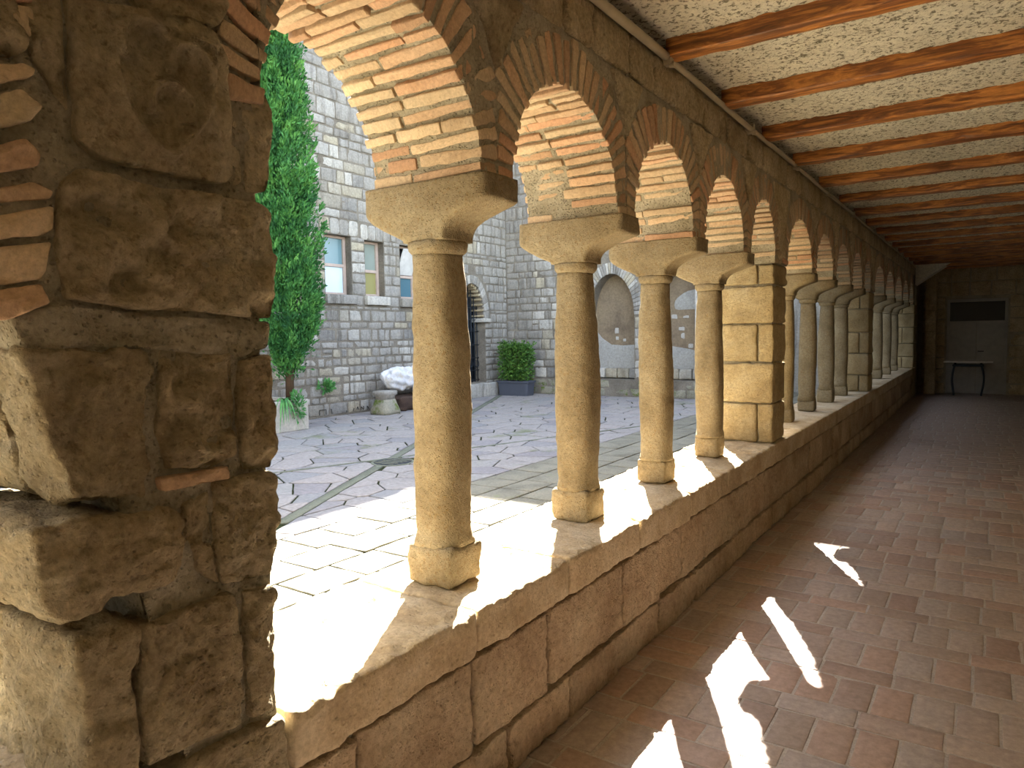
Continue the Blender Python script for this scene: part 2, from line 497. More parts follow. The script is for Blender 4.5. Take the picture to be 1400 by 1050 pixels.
def limits(a, b):
    """planes where the bricks of one arch stop against the neighbouring arch"""
    sup = sorted([(c - HC, c + HC) for c in COLS + BACKCOLS] + [P0, P1, P2, P3, P4, PS_])
    lo = max(s[0] + (s[1] - s[0]) / 2 for s in sup if s[1] <= a + 1e-6)
    hi = min(s[0] + (s[1] - s[0]) / 2 for s in sup if s[0] >= b - 1e-6)
    if abs(a - P1[1]) < 1e-6: lo = .945
    if abs(b - P1[0]) < 1e-6: hi = .60
    return lo, hi
for ai, (a, b) in enumerate(SPANS):
    c, h = (a + b) / 2, (b - a) / 2
    bb = ZAP - ZSP
    lo, hi = limits(a, b)
    lo2 = a if abs(a - P1[1]) < 1e-6 else lo
    hi2 = b if abs(b - P1[0]) < 1e-6 else hi
    # mortar core of this arch
    ts = np.linspace(0, math.pi, 41)
    us = [lo2, a] + list((c - h * np.cos(ts))[1:-1]) + [b, hi2]
    V = []; F = []
    for i, u in enumerate(us):
        z = ZSP + .012
        if a < u < b:
            z = ZSP + bb * math.sqrt(max(0, 1 - ((u - c) / h) ** 2)) + .012
        j = rng.uniform(-.003, .003)
        V += [(FX - .012 + j, u, z), (FX - .012 + j, u, 2.72), (-TH_A + .012, u, 2.72), (-TH_A + .012, u, z), (-.18, u, z + rng.uniform(-.002, .006)), (-.36, u, z + rng.uniform(-.002, .006))]
    for i in range(len(us) - 1):
        p, q = i * 6, i * 6 + 6
        F += [(p, q, q + 1, p + 1), (p + 2, q + 2, q + 3, p + 3), (p + 1, q + 1, q + 2, p + 2), (p, p + 4, q + 4, q), (p + 4, p + 5, q + 5, q + 4), (p + 5, p + 3, q + 3, q + 5)]
    n = len(us) - 1
    F += [(0, 1, 2, 3, 5, 4), (n * 6, n * 6 + 4, n * 6 + 5, n * 6 + 3, n * 6 + 2, n * 6 + 1)]
    arch = obj('brick_arch', mk_mesh('brick_arch', V, F, False), MT['mortar'], wl)
    # bricks
    tt = np.linspace(0, math.pi, 400)
    ex, ez = c + h * np.cos(tt), ZSP + bb * np.sin(tt)
    s = np.concatenate([[0], np.cumsum(np.hypot(np.diff(ex), np.diff(ez)))])
    pitch = .046
    m = max(8, int(s[-1] / pitch))
    near = b < 6.0 and a > -.5
    tpl = BR_NEAR if near else BR_FAR
    for k in range(m):
        sv = (k + .5) * s[-1] / m
        t = float(np.interp(sv, s, tt))
        y0, z0 = c + h * math.cos(t), ZSP + bb * math.sin(t)
        ny, nz = math.cos(t) / h, math.sin(t) / bb
        ln = math.hypot(ny, nz); ny /= ln; nz /= ln
        L = .195 + rng.uniform(-.02, .01)
        if ny > .05: L = min(L, (hi - y0) / ny - .006)
        if ny < -.05: L = min(L, (lo - y0) / ny - .006)
        if L < .03: continue
        cuts = [FX]
        x = FX
        first = True
        while x > -TH_A + .05:
            d = rng.choice([.27, .30, .24, .34, .14, .28]) if first else rng.choice([.28, .3, .2, .14, .26])
            first = False
            x = max(x - d, -TH_A)
            if x < -TH_A + .07: x = -TH_A
            cuts.append(x)
        for xa, xb in zip(cuts[:-1], cuts[1:]):
            j = rng.uniform(-.013, .009)          # proud or recessed on the intrados
            jx = rng.uniform(-.006, .004) if xa == FX else rng.uniform(-.012, .006)
            if xa != FX and rng.random() < .03: continue
            cx_, dx = (xa + xb) / 2 + jx, (xa - xb) - .012
            cr = j + L / 2
            thk = rng.uniform(.72, 1.08)
            rot = rng.uniform(-.025, .025)
            R = Matrix(((1, 0, 0), (0, ny, -nz), (0, nz, ny)))
            M = Matrix.Translation((cx_, y0 + ny * cr, z0 + nz * cr)) @ (R.to_4x4() @ Matrix.Rotation(rot, 4, 'Y')) @ Matrix.Diagonal((dx / .27, L / .20, thk * (1.0), 1))
            me = rng.choice(tpl)
            obj('brick', me, MT['brick'], arch, M)
for pa in (P2, P3, P4, P0, PS_):
    obj('pier_infill', box_mesh('pier_infill', (-TH_A + .012, pa[0], 2.07), (FX - .016, pa[1], 2.72)), MT['mortar'], wl)
# spandrel stones above each column
for cy in COLS[:11]:
    wd = .17 if cy < 6 else .2
    P = [(cy - wd, 2.685), (cy + wd, 2.685), (cy + .06, 2.53), (cy, 2.42), (cy - .06, 2.53)]
    V, F = poly_stone(P, frame((FX + .008, 0, 0), 'x'), .04, .010, .006, .010, 16, int(cy * 10), 48, 10, 1, .008)
    obj('spandrel_stone', mk_mesh('spandrel_stone', V, F), MT['pier'], wl)
for pa in (P2, P3):
    P = [(pa[0] - .1, 2.685), (pa[1] + .1, 2.685), (pa[1] - .05, 2.45), (pa[1] - .09, 2.1), (pa[0] + .09, 2.1), (pa[0] + .05, 2.45)]
    V, F = poly_stone(P, frame((FX - .008, 0, 0), 'x'), .04, .014, .004, .006, 16, 3, 48, 8, 1, .006)
    obj('spandrel_stone', mk_mesh('spandrel_stone', V, F), MT['pier'], wl)
y = 1.12
k = 0
while y < 18.0:
    wd = rng.uniform(.16, .36)
    P = [(y + .007, 2.702), (y + wd - .007, 2.702), (y + wd - .007 + rng.uniform(-.01, .01), 2.885 + rng.uniform(-.015, .01)), (y + .007 + rng.uniform(-.01, .01), 2.885 + rng.uniform(-.015, .01))]
    hi_ = y < 6
    V, F = poly_stone(P, frame((FX + rng.uniform(-.004, .012), 0, 0), 'x'), .04, .012, .006, .007, 14, k, 40 if hi_ else 16, 7 if hi_ else 1, 1, .005)
    obj('stone_block', mk_mesh('stone_block', V, F), MT['pier'], wl)
    y += wd; k += 1

# ------------------------------------------------------------------ near pier with the carved shield, stone by stone
pier1 = empty('stone_pier', (0, .8, 0))
tag(pier1, 'broad rough stone pier with a carved shield block and red brick sliver', 'pier')
lev = [(0, .84), (.62, .82), (.9, .76), (1.26, .70), (1.58, .62), (1.62, .505), (2.695, .505)]
V = []; F = []
for z, y0 in lev:
    V += [(-.03, y0, z), (-.03, 1.03, z), (-.47, 1.03, z), (-.47, y0, z)]
for i in range(len(lev) - 1):
    p, q = 4 * i, 4 * i + 4
    for j in range(4):
        k = (j + 1) % 4
        F.append((p + j, p + k, q + k, q + j))
F.append((0, 3, 2, 1)); F.append(tuple(4 * (len(lev) - 1) + j for j in range(4)))
V = np.array(V, float); V[:, 1] -= .8
o = obj('mortar_core', mk_mesh('mortar_core', V, F, False), MT['mortar'], pier1)
zz = np.linspace(0, 2.7, 230)
yl = np.interp(zz, [l[0] for l in lev], [l[1] for l in lev]) - .005
tt = np.linspace(0, 1, 46)
Vm = np.array([(0, a + (1.033 - a) * t, z) for z, a in zip(zz, yl) for t in tt])
Vm[:, 0] = -.012 + fbm(Vm * 22, 4, 5) * .007
F = [(j * 46 + i, j * 46 + i + 1, j * 46 + 47 + i, j * 46 + 46 + i) for j in range(229) for i in range(45)]
Vm[:, 1] -= .8
obj('mortar_fill', mk_mesh('mortar_fill', Vm, F), MT['mortar'], pier1)
def p2yz(P, x=0.0):
    return [tuple(on_x(p, x)[1:]) for p in P]
def seg_dist(uv, A, B):
    A = np.array(A); B = np.array(B); d = B - A
    t = np.clip(((uv - A) @ d) / (d @ d), 0, 1)
    return np.linalg.norm(uv - (A + t[:, None] * d), axis=1)
def poly_dist(uv, pts):
    return np.min([seg_dist(uv, a, b) for a, b in zip(pts[:-1], pts[1:])], axis=0)
sh_l = p2yz([(150, 60), (150, 105), (158, 135), (180, 172), (205, 200), (226, 216)])
sh_r = p2yz([(282, 68), (284, 110), (281, 145), (268, 172), (248, 198), (230, 214)])
sh_t = p2yz([(134, 12), (200, 38), (285, 68)])
bos = [p2yz([q])[0] for q in [(192, 72), (248, 98), (226, 150)]]
bosr = [.052, .045, .045]
def shield(uv):
    h = np.zeros(len(uv))
    h += .018 * np.exp(-(poly_dist(uv, sh_l) / .009) ** 2) + .016 * np.exp(-(poly_dist(uv, sh_r) / .008) ** 2) + .016 * np.exp(-(poly_dist(uv, sh_t) / .007) ** 2)
    for c0, rr in zip(bos, bosr):
        d = np.linalg.norm(uv - np.array(c0), axis=1)
        h += .020 * np.exp(-((d - rr) / .010) ** 2) * (uv[:, 1] > c0[1] - rr * .5) - .012 * np.exp(-(d / (rr * .8)) ** 2)
    return h
def chisel(ang, sp, amp):
    ca, sa = math.cos(ang), math.sin(ang)
    def f(uv):
        t = (uv[:, 0] * ca + uv[:, 1] * sa) / sp + .8 * vnoise(np.c_[uv * 9, np.zeros(len(uv))], 3)
        return amp * (np.abs((t % 1.0) - .5) * 2 - .5) * (.4 + .6 * np.clip(.5 + vnoise(np.c_[uv * 12, np.ones(len(uv))], 5), 0, 1))
    return f
PS = [  # name, px outline, lift, amp, bulge, hfun, res(N, rings), r
    ('carved_shield', [(90, -6), (132, 2), (170, 8), (266, 30), (292, 48), (308, 92), (318, 240), (308, 254), (240, 240), (132, 215), (106, 190), (98, 110)], .012, .004, .003, shield, (150, 60), .014),
    ('stone_block', [(165, -30), (330, -30), (322, 0), (303, 36), (290, 40), (250, 26), (215, 24), (186, 4)], .004, .006, .004, None, (72, 16), .014),
    ('stone_block', [(24, -20), (84, -10), (92, 110), (94, 150), (80, 130), (44, 84)], .0, .006, .002, None, (64, 14), .012),
    ('stone_block', [(-60, -60), (14, -40), (40, 70), (20, 78), (-60, 84)], .0, .008, .002, None, (64, 14), .012),
    ('brick', [(-60, 92), (36, 84), (52, 96), (46, 106), (-60, 122)], .0, .004, .002, None, (48, 8), .007),
    ('brick', [(-60, 136), (28, 122), (52, 148), (40, 166), (-60, 186)], .006, .005, .003, None, (48, 8), .009),
    ('brick', [(-60, 204), (30, 190), (52, 212), (48, 228), (-60, 244)], .012, .005, .004, None, (48, 8), .01),
    ('brick', [(-60, 264), (50, 246), (78, 262), (74, 272), (-60, 286)], .0, .004, .002, None, (48, 8), .007),
    ('brick', [(-60, 298), (72, 282), (78, 312), (60, 324), (-60, 338)], .004, .005, .003, None, (48, 8), .009),
    ('brick', [(-60, 348), (70, 330), (68, 372), (60, 384), (-60, 394)], .002, .004, .003, None, (48, 8), .009),
    ('brick', [(-60, 402), (60, 386), (66, 414), (10, 436), (-60, 440)], .004, .004, .003, None, (48, 8), .008),
    ('stone_block', [(82, 250), (104, 226), (184, 246), (348, 276), (370, 290), (379, 400), (372, 436), (200, 424), (90, 410), (78, 332)], .006, .009, .006, chisel(.9, .035, .003), (120, 34), .018),
    ('stone_block', [(330, 132), (362, 126), (373, 150), (372, 240), (366, 262), (338, 264), (340, 210)], -.004, .005, .003, None, (56, 12), .012),
    ('stone_block', [(318, 96), (330, 120), (332, 250), (322, 254), (316, 180)], -.012, .006, .0, None, (40, 8), .01),
    ('mortar_band', [(12, 430), (90, 416), (200, 428), (372, 440), (371, 476), (330, 488), (210, 478), (120, 474), (34, 482)], -.004, .004, .0, None, (90, 12), .012),
    ('stone_block', [(222, 478), (318, 482), (322, 560), (318, 622), (288, 640), (230, 642), (216, 590)], .002, .010, .006, chisel(2.2, .05, .004), (90, 24), .018),
    ('stone_block', [(330, 494), (370, 482), (373, 540), (376, 600), (371, 640), (332, 642), (326, 560)], .004, .009, .005, None, (72, 16), .014),
    ('brick', [(217, 654), (310, 637), (313, 654), (222, 671)], .008, .003, .002, None, (48, 8), .007),
    ('stone_block', [(294, 660), (372, 642), (378, 690), (380, 748), (370, 786), (304, 802), (292, 742)], .006, .010, .008, None, (90, 22), .018),
    ('stone_block', [(252, 690), (288, 672), (290, 740), (300, 796), (272, 782), (256, 736)], -.006, .008, .002, None, (56, 12), .012),
    ('stone_block', [(192, 858), (318, 806), (328, 870), (330, 960), (328, 988), (202, 1050), (196, 1000)], .006, .006, .004, chisel(.55, .022, .0035), (110, 34), .016),
    ('stone_block', [(334, 812), (372, 800), (374, 880), (371, 968), (340, 984), (338, 900)], .004, .006, .004, None, (72, 14), .014),
    ('stone_block', [(210, 1068), (330, 1000), (386, 976), (398, 1060), (380, 1130), (215, 1160)], .006, .007, .004, chisel(.4, .03, .003), (80, 20), .016),
    ('stone_block', [(186, 1080), (206, 1070), (205, 1180), (150, 1230), (140, 1100)], .0, .006, .002, None, (48, 10), .014),
]
for i, (nm, P, lift, amp, bul, hf, (N, R), r) in enumerate(PS):
    V, F = poly_stone(p2yz(P), frame((0, 0, 0), 'x'), .10 if lift > -.01 else .03, r * .65, bul, amp * 2.3, 17, 100 + i, int(N * 1.5), int(R * 1.5), 1, .005, hf, lift + .002)
    V[:, 1] -= .8
    if P[3][0] > 360 or P[2][0] > 360:
        pass
    o = obj(nm, mk_mesh(nm, V, F), MT['brick'] if nm == 'brick' else (MT['mortar'] if nm == 'mortar_band' else MT['pier']), pier1)
    if nm == 'carved_shield': o['label'] = 'carved heraldic shield in low relief'
# corner stones that turn into the jamb of the next bay, and the jamb stones behind them
def corner_stone(q, x0, x1, r, amp, seed, big=.008, n=(14, 40, 40), dy=0.0):
    # q: px of front face, order bl, tl, br, tr (bottom/top left, bottom/top right)
    bl, tl, br, tr = [np.array(on_x(p, 0.0)) for p in q]
    back = lambda v: np.array([x0, v[1] + dy, v[2]])
    fr_ = lambda v: np.array([x1, v[1], v[2]])
    C = [back(bl), back(tl), back(br), back(tr), fr_(bl), fr_(tl), fr_(br), fr_(tr)]
    V, F = hexa(C, r * .8, n, amp * 1.3, 19, seed, big * 1.3, 5)
    V[:, 1] -= .8
    return obj('stone_block', mk_mesh('stone_block', V, F), MT['pier'], pier1)
corner_stone([(92, 692), (16, 462), (200, 684), (212, 474)], -.16, .012, .03, .010, 201)
corner_stone([(60, 866), (20, 712), (252, 800), (258, 690)], -.27, .022, .055, .010, 202, .012)
corner_stone([(150, 1230), (96, 874), (204, 1200), (188, 850)], -.30, .008, .03, .009, 203, .008)
corner_stone([(96, 690), (22, 470), (200, 690), (190, 474)], -.55, -.18, .025, .010, 204, n=(20, 20, 30))
corner_stone([(70, 866), (30, 722), (252, 820), (258, 700)], -.55, -.29, .03, .010, 205, n=(20, 20, 30))
corner_stone([(160, 1230), (104, 884), (204, 1200), (188, 850)], -.55, -.32, .03, .010, 206, n=(20, 20, 30))
corner_stone([(10, 436), (-40, 60), (60, 420), (60, 60)], -.55, -.03, .02, .008, 207, n=(30, 10, 40))

# ------------------------------------------------------------------ further piers of squared blocks
def block_pier(name, ya, yb, label, seed, heights, x1=-.004, fine=True, xs=None, zb=ZS):
    e = empty(name, (0, (ya + yb) / 2, zb)); tag(e, label, 'pier')
    rg = random.Random(seed)
    A = Acc(); A.box((-TH_A + .03, ya + .03 - (ya + yb) / 2, 0), (x1 - .025, yb - .03 - (ya + yb) / 2, 2.07 - zb))
    obj('mortar_core', A.mesh('mortar_core'), MT['mortar'], e)
    z = 0.0
    for i, hgt in enumerate(heights):
        cuts = [[-TH_A, -.42, -.13, x1], [-TH_A, x1 - .08, x1]][i % 2] if xs is None else xs[i % len(xs)]
        if i % 2 == 1 and xs is None: cuts = [-TH_A, x1]
        for xa, xb in zip(cuts[:-1], cuts[1:]):
            g_ = .006
            hx, hy, hz = (xb - xa) / 2 - g_, (yb - ya) / 2, hgt / 2 - g_
            n = (int(hx * 2 / .02) + 1, int(hy * 2 / .03) + 1, int(hz * 2 / .02) + 1) if fine else (3, 3, 3)
            V, F = rblock(hx, hy + rg.uniform(-.004, .006), hz, .016, n, .006, 22, seed * 10 + i, 4, .006)
            V = V + np.array([(xa + xb) / 2, 0, z + hgt / 2])
            obj('stone_block', mk_mesh('stone_block', V, F), MT['block'], e)
        z += hgt
    return e
block_pier('stone_pier', *P2, 'square sandstone block pier on the sill after the fourth column', 31, [.314, .323, .308, .30, .165])
block_pier('stone_pier', *P3, 'square sandstone block pier far along the sill between slimmer columns', 32, [.24, .3, .3, .33, .24], fine=False)
p4 = block_pier('stone_pier', *P4, 'wide end pier closing the arcade by the dark doorway', 33, [.33, .33, .25, .3, .36, .3, .2], fine=False, zb=0.0, xs=[[-TH_A, x_, .03] for x_ in (-.2, -.35)])
block_pier('stone_pier', *P0, 'plain sandstone block pier between the bays before the carved pier', 34, [.3, .3, .3, .3, .21], fine=False)
block_pier('stone_pier', *PS_, 'plain sandstone block pier ending the arcade at the start wall', 36, [.3, .3, .3, .3, .21], fine=False)

# ------------------------------------------------------------------ columns
def loft(secs, N, seed, amp, freq):
    """secs: (z, hx, hy, exponent, cx) superellipse rings"""
    V = []
    ph = np.linspace(0, 2 * math.pi, N, endpoint=False)
    for z, hx, hy, ex, cx in secs:
        c, s = np.cos(ph), np.sin(ph)
        rr = (np.abs(c) ** ex + np.abs(s) ** ex) ** (-1.0 / ex)
        V.append(np.c_[cx + hx * rr * c, hy * rr * s, np.full(N, z)])
    R = len(secs)
    V = np.concatenate(V)
    if amp:
        nz = fbm(V * freq + seed * 1.7, 4, seed) * amp
        d = V.copy(); d[:, 2] = 0
        ln = np.linalg.norm(d, axis=1, keepdims=True); ln[ln == 0] = 1
        V = V + d / ln * nz[:, None]
    F = []
    for j in range(R - 1):
        for i in range(N):
            k = (i + 1) % N
            F.append((j * N + i, j * N + k, (j + 1) * N + k, (j + 1) * N + i))
    F.append(tuple(range(N))[::-1]); F.append(tuple((R - 1) * N + i for i in range(N)))
    return V, F
def column_meshes(seed, bh, bw, rb, rm, rt, fine=True):
    rg = random.Random(seed)
    N = 64 if fine else 24
    out = {}
    n = (14, 14, 10) if fine else (3, 3, 2)
    V, F = rblock(bw, bw * .98, bh / 2, .022, n, .005, 24, seed, 4, .006)
    V[:, 2] += bh / 2
    out['base_block'] = mk_mesh('base_block', V, F)
    z0, z1 = bh - .006, 1.178
    m = 60 if fine else 16
    secs = []
    for i in range(m + 1):
        t = i / m
        if t < .42: r = rb + (rm - rb) * math.sin(t / .42 * math.pi / 2)
        else: r = rt + (rm - rt) * math.cos((t - .42) / .58 * math.pi / 2)
        if t < .05: r += (.05 - t) / .05 * .012
        secs.append((z0 + (z1 - z0) * t, r, r, 3.0, .004 * math.sin(t * 5 + seed)))
    V, F = loft(secs, N, seed, .0035, 20); out['shaft'] = mk_mesh('shaft', V, F)
    secs = [(z1 - .004, rt, rt, 2.6, 0), (z1 + .004, rt + .010, rt + .010, 2.6, 0), (z1 + .014, rt + .017, rt + .017, 2.6, 0), (z1 + .034, rt + .019, rt + .019, 2.6, 0), (z1 + .044, rt + .013, rt + .013, 3, 0)]
    V, F = loft(secs, N, seed + 3, .002, 24); out['necking'] = mk_mesh('necking', V, F)
    zc = z1 + .042; ht = ZSP - ZS - zc + .008
    secs = []
    for i in range(25 if fine else 9):
        t = i / (24 if fine else 8)
        f = max(0, min(1, (t - .04) / .56))
        fl = f ** 1.55
        xr = .095 + (.285 - .095) * (1 - math.cos(fl * math.pi / 2)) ** .9 if f < 1 else .285
        xl = .095 + (.262 - .095) * math.sin(f * math.pi / 2) ** 1.1
        hx = (xr + xl) / 2
        hy = .088 + .017 * min(1, t / .5)
        secs.append((zc + ht * t, hx, hy, 14, (xr - xl) / 2))
    V, F = loft(secs, 96 if fine else 32, seed + 5, .004, 18); out['capital'] = mk_mesh('capital', V, F)
    return out
CM = [column_meshes(11, .145, .103, .088, .094, .080), column_meshes(12, .15, .098, .084, .099, .077), column_meshes(13, .14, .092, .083, .094, .076), column_meshes(14, .15, .088, .082, .092, .078)]
CF = [column_meshes(21, .16, .09, .08, .095, .074, False), column_meshes(22, .13, .09, .078, .092, .074, False), column_meshes(23, .12, .088, .082, .09, .074, False)]
ordn = ['first', 'second', 'third', 'fourth']
for i, cy in enumerate(COLS + BACKCOLS):
    e = empty('stone_column', (CX, cy, ZS))
    meshes = CM[i] if i < 4 else CF[i % 3]
    if i < 4: lb = 'pale sandstone column with flared capital, %s along the sill from the shield-carved pier' % ordn[i]
    elif i < 8: lb = 'stone column with moulded capital, %s along the sill beyond the square block pier' % ordn[i - 4]
    elif i < 12: lb = 'far bluish stone column, %s before the dark end pier' % ['fourth', 'third', 'second', 'first'][i - 8]
    else: lb = 'stone column in the bays before the shield-carved pier'
    tag(e, lb, 'column', 'columns before the carved pier' if i >= 12 else None)
    for nm, me in meshes.items():
        obj(nm, me, MT['column'], e)

# ------------------------------------------------------------------ parapet: sill slabs and block courses
A = Acc(); A.box((-TH_W + .02, -8.8, 0), (-.03, .70, ZS - .03)); A.box((-TH_W + .02, 1.045, 0), (-.03, 17.97, ZS - .03))
wp = obj('wall_parapet', A.mesh('wall_parapet'), MT['mortar'])
tag(wp, 'low parapet wall of brown stone blocks under the arcade columns', 'wall', kind='structure')
pits = [on_z(p, ZS) for p in [(442, 850), (508, 821), (686, 743), (856, 669), (700, 756)]]
ys = [-8.8, -8, -7.1, -6.2, -5.3, -4.4, -3.4, -2.5, -1.6, -.7, .1, 1.055, 1.80, 2.42, 3.12, 3.80, 4.52, 5.20, 5.95, 6.7, 7.5, 8.3, 9.1, 9.9, 10.7, 11.6, 12.5, 13.4, 14.3, 15.2, 16.2, 17.2, 18.0]
for i, (a, b) in enumerate(zip(ys[:-1], ys[1:])):
    if b == 1.055: b = .70
    fine = 0 < b < 6.2 and b > 1
    n = (44, int((b - a) / .013), 9) if fine else ((8, 10, 2) if b < 11 else (3, 4, 1))
    V, F = rblock(TH_W / 2 + .008, (b - a) / 2 - .004, .078, .016 if not fine else .018, n, .006, 20, 300 + i, 4, .005)
    V = V + np.array([-TH_W / 2 + .008, (a + b) / 2, ZS - .078])
    if fine:
        top = V[:, 2] > ZS - .02
        for pt in pits:
            d = np.hypot((V[:, 0] - pt[0]) / .8, V[:, 1] - pt[1])
            V[:, 2] -= top * .022 * np.exp(-(d / .022) ** 4)
        fr_ = V[:, 0] > -.03
        V[:, 2] -= fr_ * top * np.clip(fbm(V * np.array([6, 22, 6]), 3, 9), 0, 1) * .012
    obj('sill_slab', mk_mesh('sill_slab', V, F), MT['sill'], wp)
def course(yj, z0, z1, seed, lift, jag=.012):
    rg = random.Random(seed)
    for i, (a, b) in enumerate(zip(yj[:-1], yj[1:])):
        near = b < 6.5 and b > .9
        j = lambda: rg.uniform(-jag, jag)
        g_ = .006
        P = [(a + g_ + j() * .4, z0 + g_ + j()), ((a + b) / 2, z0 + g_ + j()), (b - g_ + j() * .4, z0 + g_ + j()), (b - g_ + j() * .4, z1 - g_ - abs(j())), ((a + b) / 2, z1 - g_ - abs(j())), (a + g_ + j() * .4, z1 - g_ - abs(j()))]
        V, F = poly_stone(P, frame((lift + rg.uniform(-.012, .008), 0, 0), 'x'), .05, .009, .004, .007, 22, seed * 100 + i, 130 if near else 16, 30 if near else 1, 1 if near else 0, .005)
        obj('stone_block', mk_mesh('stone_block', V, F), MT['parapet'], wp)
yj = [-1.2, -.4, .2, .72, 1.28, 1.79, 2.27, 2.93, 3.37, 3.72, 4.07, 4.55, 5.0, 5.45, 6.0, 6.6, 7.1, 7.7, 8.3, 8.9, 9.5, 10.2, 10.9, 11.6, 12.4, 13.2, 14, 14.9, 15.8, 16.8, 17.9]
course(yj, .185, .505, 41, .0)
course([-1, -.2, .3, .9, 1.5, 1.98, 2.42, 2.88, 3.36, 3.9, 4.5, 5.1, 5.7, 6.3, 7, 7.8, 8.6, 9.5, 10.4, 11.4, 12.5, 13.6, 14.8, 16, 17.2, 18], 0.0, .185, 42, .004)

# ------------------------------------------------------------------ gallery floor
fl = obj('floor', box_mesh('floor', (-.03, -9, -.2), (3.2, 20.2, -.0025)), MT['grout'])
tag(fl, 'gallery floor of worn terracotta bricks with pale grout', 'floor', kind='structure')
tiles = []
rg = random.Random(5)
k0 = -28
for k in range(k0, 42):
    ya = 2.945 + .42 * k
    x = -.02 + rg.uniform(0, .2) - .2
    while x < 3.1:
        tiles.append((x, ya, x + .295, ya + .14)); x += .297
    x = -.02 + rg.uniform(0, .1) - .1
    while x < 3.1:
        if rg.random() < .08:
            tiles.append((x, ya + .142, x + .295, ya + .142 + .137)); tiles.append((x, ya + .281, x + .295, ya + .418)); x += .297
        else:
            tiles.append((x, ya + .142, x + .145, ya + .418)); x += .147
def tile_geo(t, seed):
    a, b, c, d = max(t[0], -.01), t[1], t[2], t[3]
    g_ = .0048
    q = random.Random(seed)
    j = lambda: q.uniform(-.002, .002)
    P = [(a + g_ + j(), b + g_ + j()), (c - g_ + j(), b + g_ + j()), (c - g_ + j(), d - g_ + j()), (a + g_ + j(), d - g_ + j())]
    return poly_stone(P, frame((0, 0, 0), 'z'), .006, .003, .001, .0015, 14, seed, 20, 1, 0, .001, None, q.uniform(-.0012, .0012), (q.uniform(-.006, .006), q.uniform(-.006, .006)))
def in_view(q):
    u, v = proj(q)
    return (np.asarray(q) - CAM) @ FWD > .1 and -40 < u < 1440 and -40 < v < 1090
vis = []; rest = []
for i, t in enumerate(tiles):
    if t[2] < .02: continue
    c = np.array([(t[0] + t[2]) / 2, (t[1] + t[3]) / 2, 0])
    (vis if in_view(c) else rest).append((np.linalg.norm(c - CAM), i, t))
vis.sort()
for d, i, t in vis[:300]:
    V, F = tile_geo(t, i); obj('floor_tile', mk_mesh('floor_tile', V, F), MT['tile'], fl)
A = Acc()
for d, i, t in vis[300:] + rest:
    V, F = tile_geo(t, i); A.add(V, F)
o = obj('floor_tiling', A.mesh('floor_tiling', True), MT['tile'], fl, kind='stuff')

# ------------------------------------------------------------------ ceiling, beams, pipe
ZC = 2.965
gx, gy = np.linspace(-.02, 3.2, 140), np.concatenate([np.linspace(-9, 2, 60)[:-1], np.linspace(2, 9, 330)[:-1], np.linspace(9, 20.2, 120)])
X, Y = np.meshgrid(gx, gy)
Vc = np.c_[X.ravel(), Y.ravel(), np.zeros(X.size)]
nz = fbm(Vc * 16, 4, 77, .6)
Vc[:, 2] = ZC + np.clip(nz, -.6, .8) * .007
nx = len(gx); F = []
for j in range(len(gy) - 1):
    for i in range(nx - 1):
        p = j * nx + i
        F.append((p, p + nx, p + nx + 1, p + 1))
ce = obj('ceiling', mk_mesh('ceiling', Vc, F), MT['stucco'])
tag(ce, 'pale rough stucco ceiling between the wooden beams', 'ceiling', kind='structure')
rf = obj('roof_slab', box_mesh('roof_slab', (-.75, -9, 3.0), (3.4, 20.4, 3.25)), MT['greymortar'])
tag(rf, 'flat roof slab covering the arcaded gallery', 'roof', kind='structure')
BY = [-7.5, -6.5, -5.5, -4.5, -3.5, -2.5, -1.5, -.5, .5, 1.46, 2.42, 3.43, 4.33, 5.24, 6.17, 7.23, 8.3, 9.36, 10.34, 11.35, 12.35, 13.35, 14.35, 15.35, 16.35, 17.35, 18.35, 19.2]
bms = []
for k in range(5):
    V, F = rblock(1.53, .058, .052, .007, (80, 3, 3), .004, 9, 500 + k, 3, .004, 1.5)
    bms.append(mk_mesh('ceiling_beam', V, F))
for i, by in enumerate(BY):
    o = obj('ceiling_beam', bms[i % 5], MT['wood'])
    o.location = (1.53 + .035, by, 2.885 + .052)
    o.rotation_euler = (0, 0, rng.uniform(-.006, .006))
    tag(o, 'orange-brown varnished wooden beam running across the stucco ceiling', 'beam', 'ceiling beams of the gallery')
def tube(path, r, N=10):
    path = [np.array(p, float) for p in path]
    V = []; F = []
    for i, p in enumerate(path):
        d = path[min(i + 1, len(path) - 1)] - path[max(i - 1, 0)]
        d /= np.linalg.norm(d)
        a = np.cross(d, (0, 0, 1)) if abs(d[2]) < .9 else np.cross(d, (1, 0, 0))
        a /= np.linalg.norm(a); b_ = np.cross(d, a)
        for k in range(N):
            t = 2 * math.pi * k / N
            V.append(p + (a * math.cos(t) + b_ * math.sin(t)) * r)
    for i in range(len(path) - 1):
        for k in range(N):
            q = (k + 1) % N
            F.append((i * N + k, i * N + q, (i + 1) * N + q, (i + 1) * N + k))
    F.append(tuple(range(N))[::-1]); F.append(tuple((len(path) - 1) * N + k for k in range(N)))
    return np.array(V), F
pe = empty('wall_conduit', (.04, 3, 2.885))
tag(pe, 'long grey conduit pipe clipped along the top of the arcade wall', 'pipe')
for y0, y1, r in [(-2.0, 3.38, .021), (3.48, 6.2, .016), (6.2, 18.3, .014)]:
    pts = [(0, y - 3, .004 * math.sin(y * 2.3)) for y in np.linspace(y0, y1, 24)]
    V, F = tube(pts, r, 12); obj('pipe_length', mk_mesh('pipe_length', V, F), MT['greymetal'], pe)
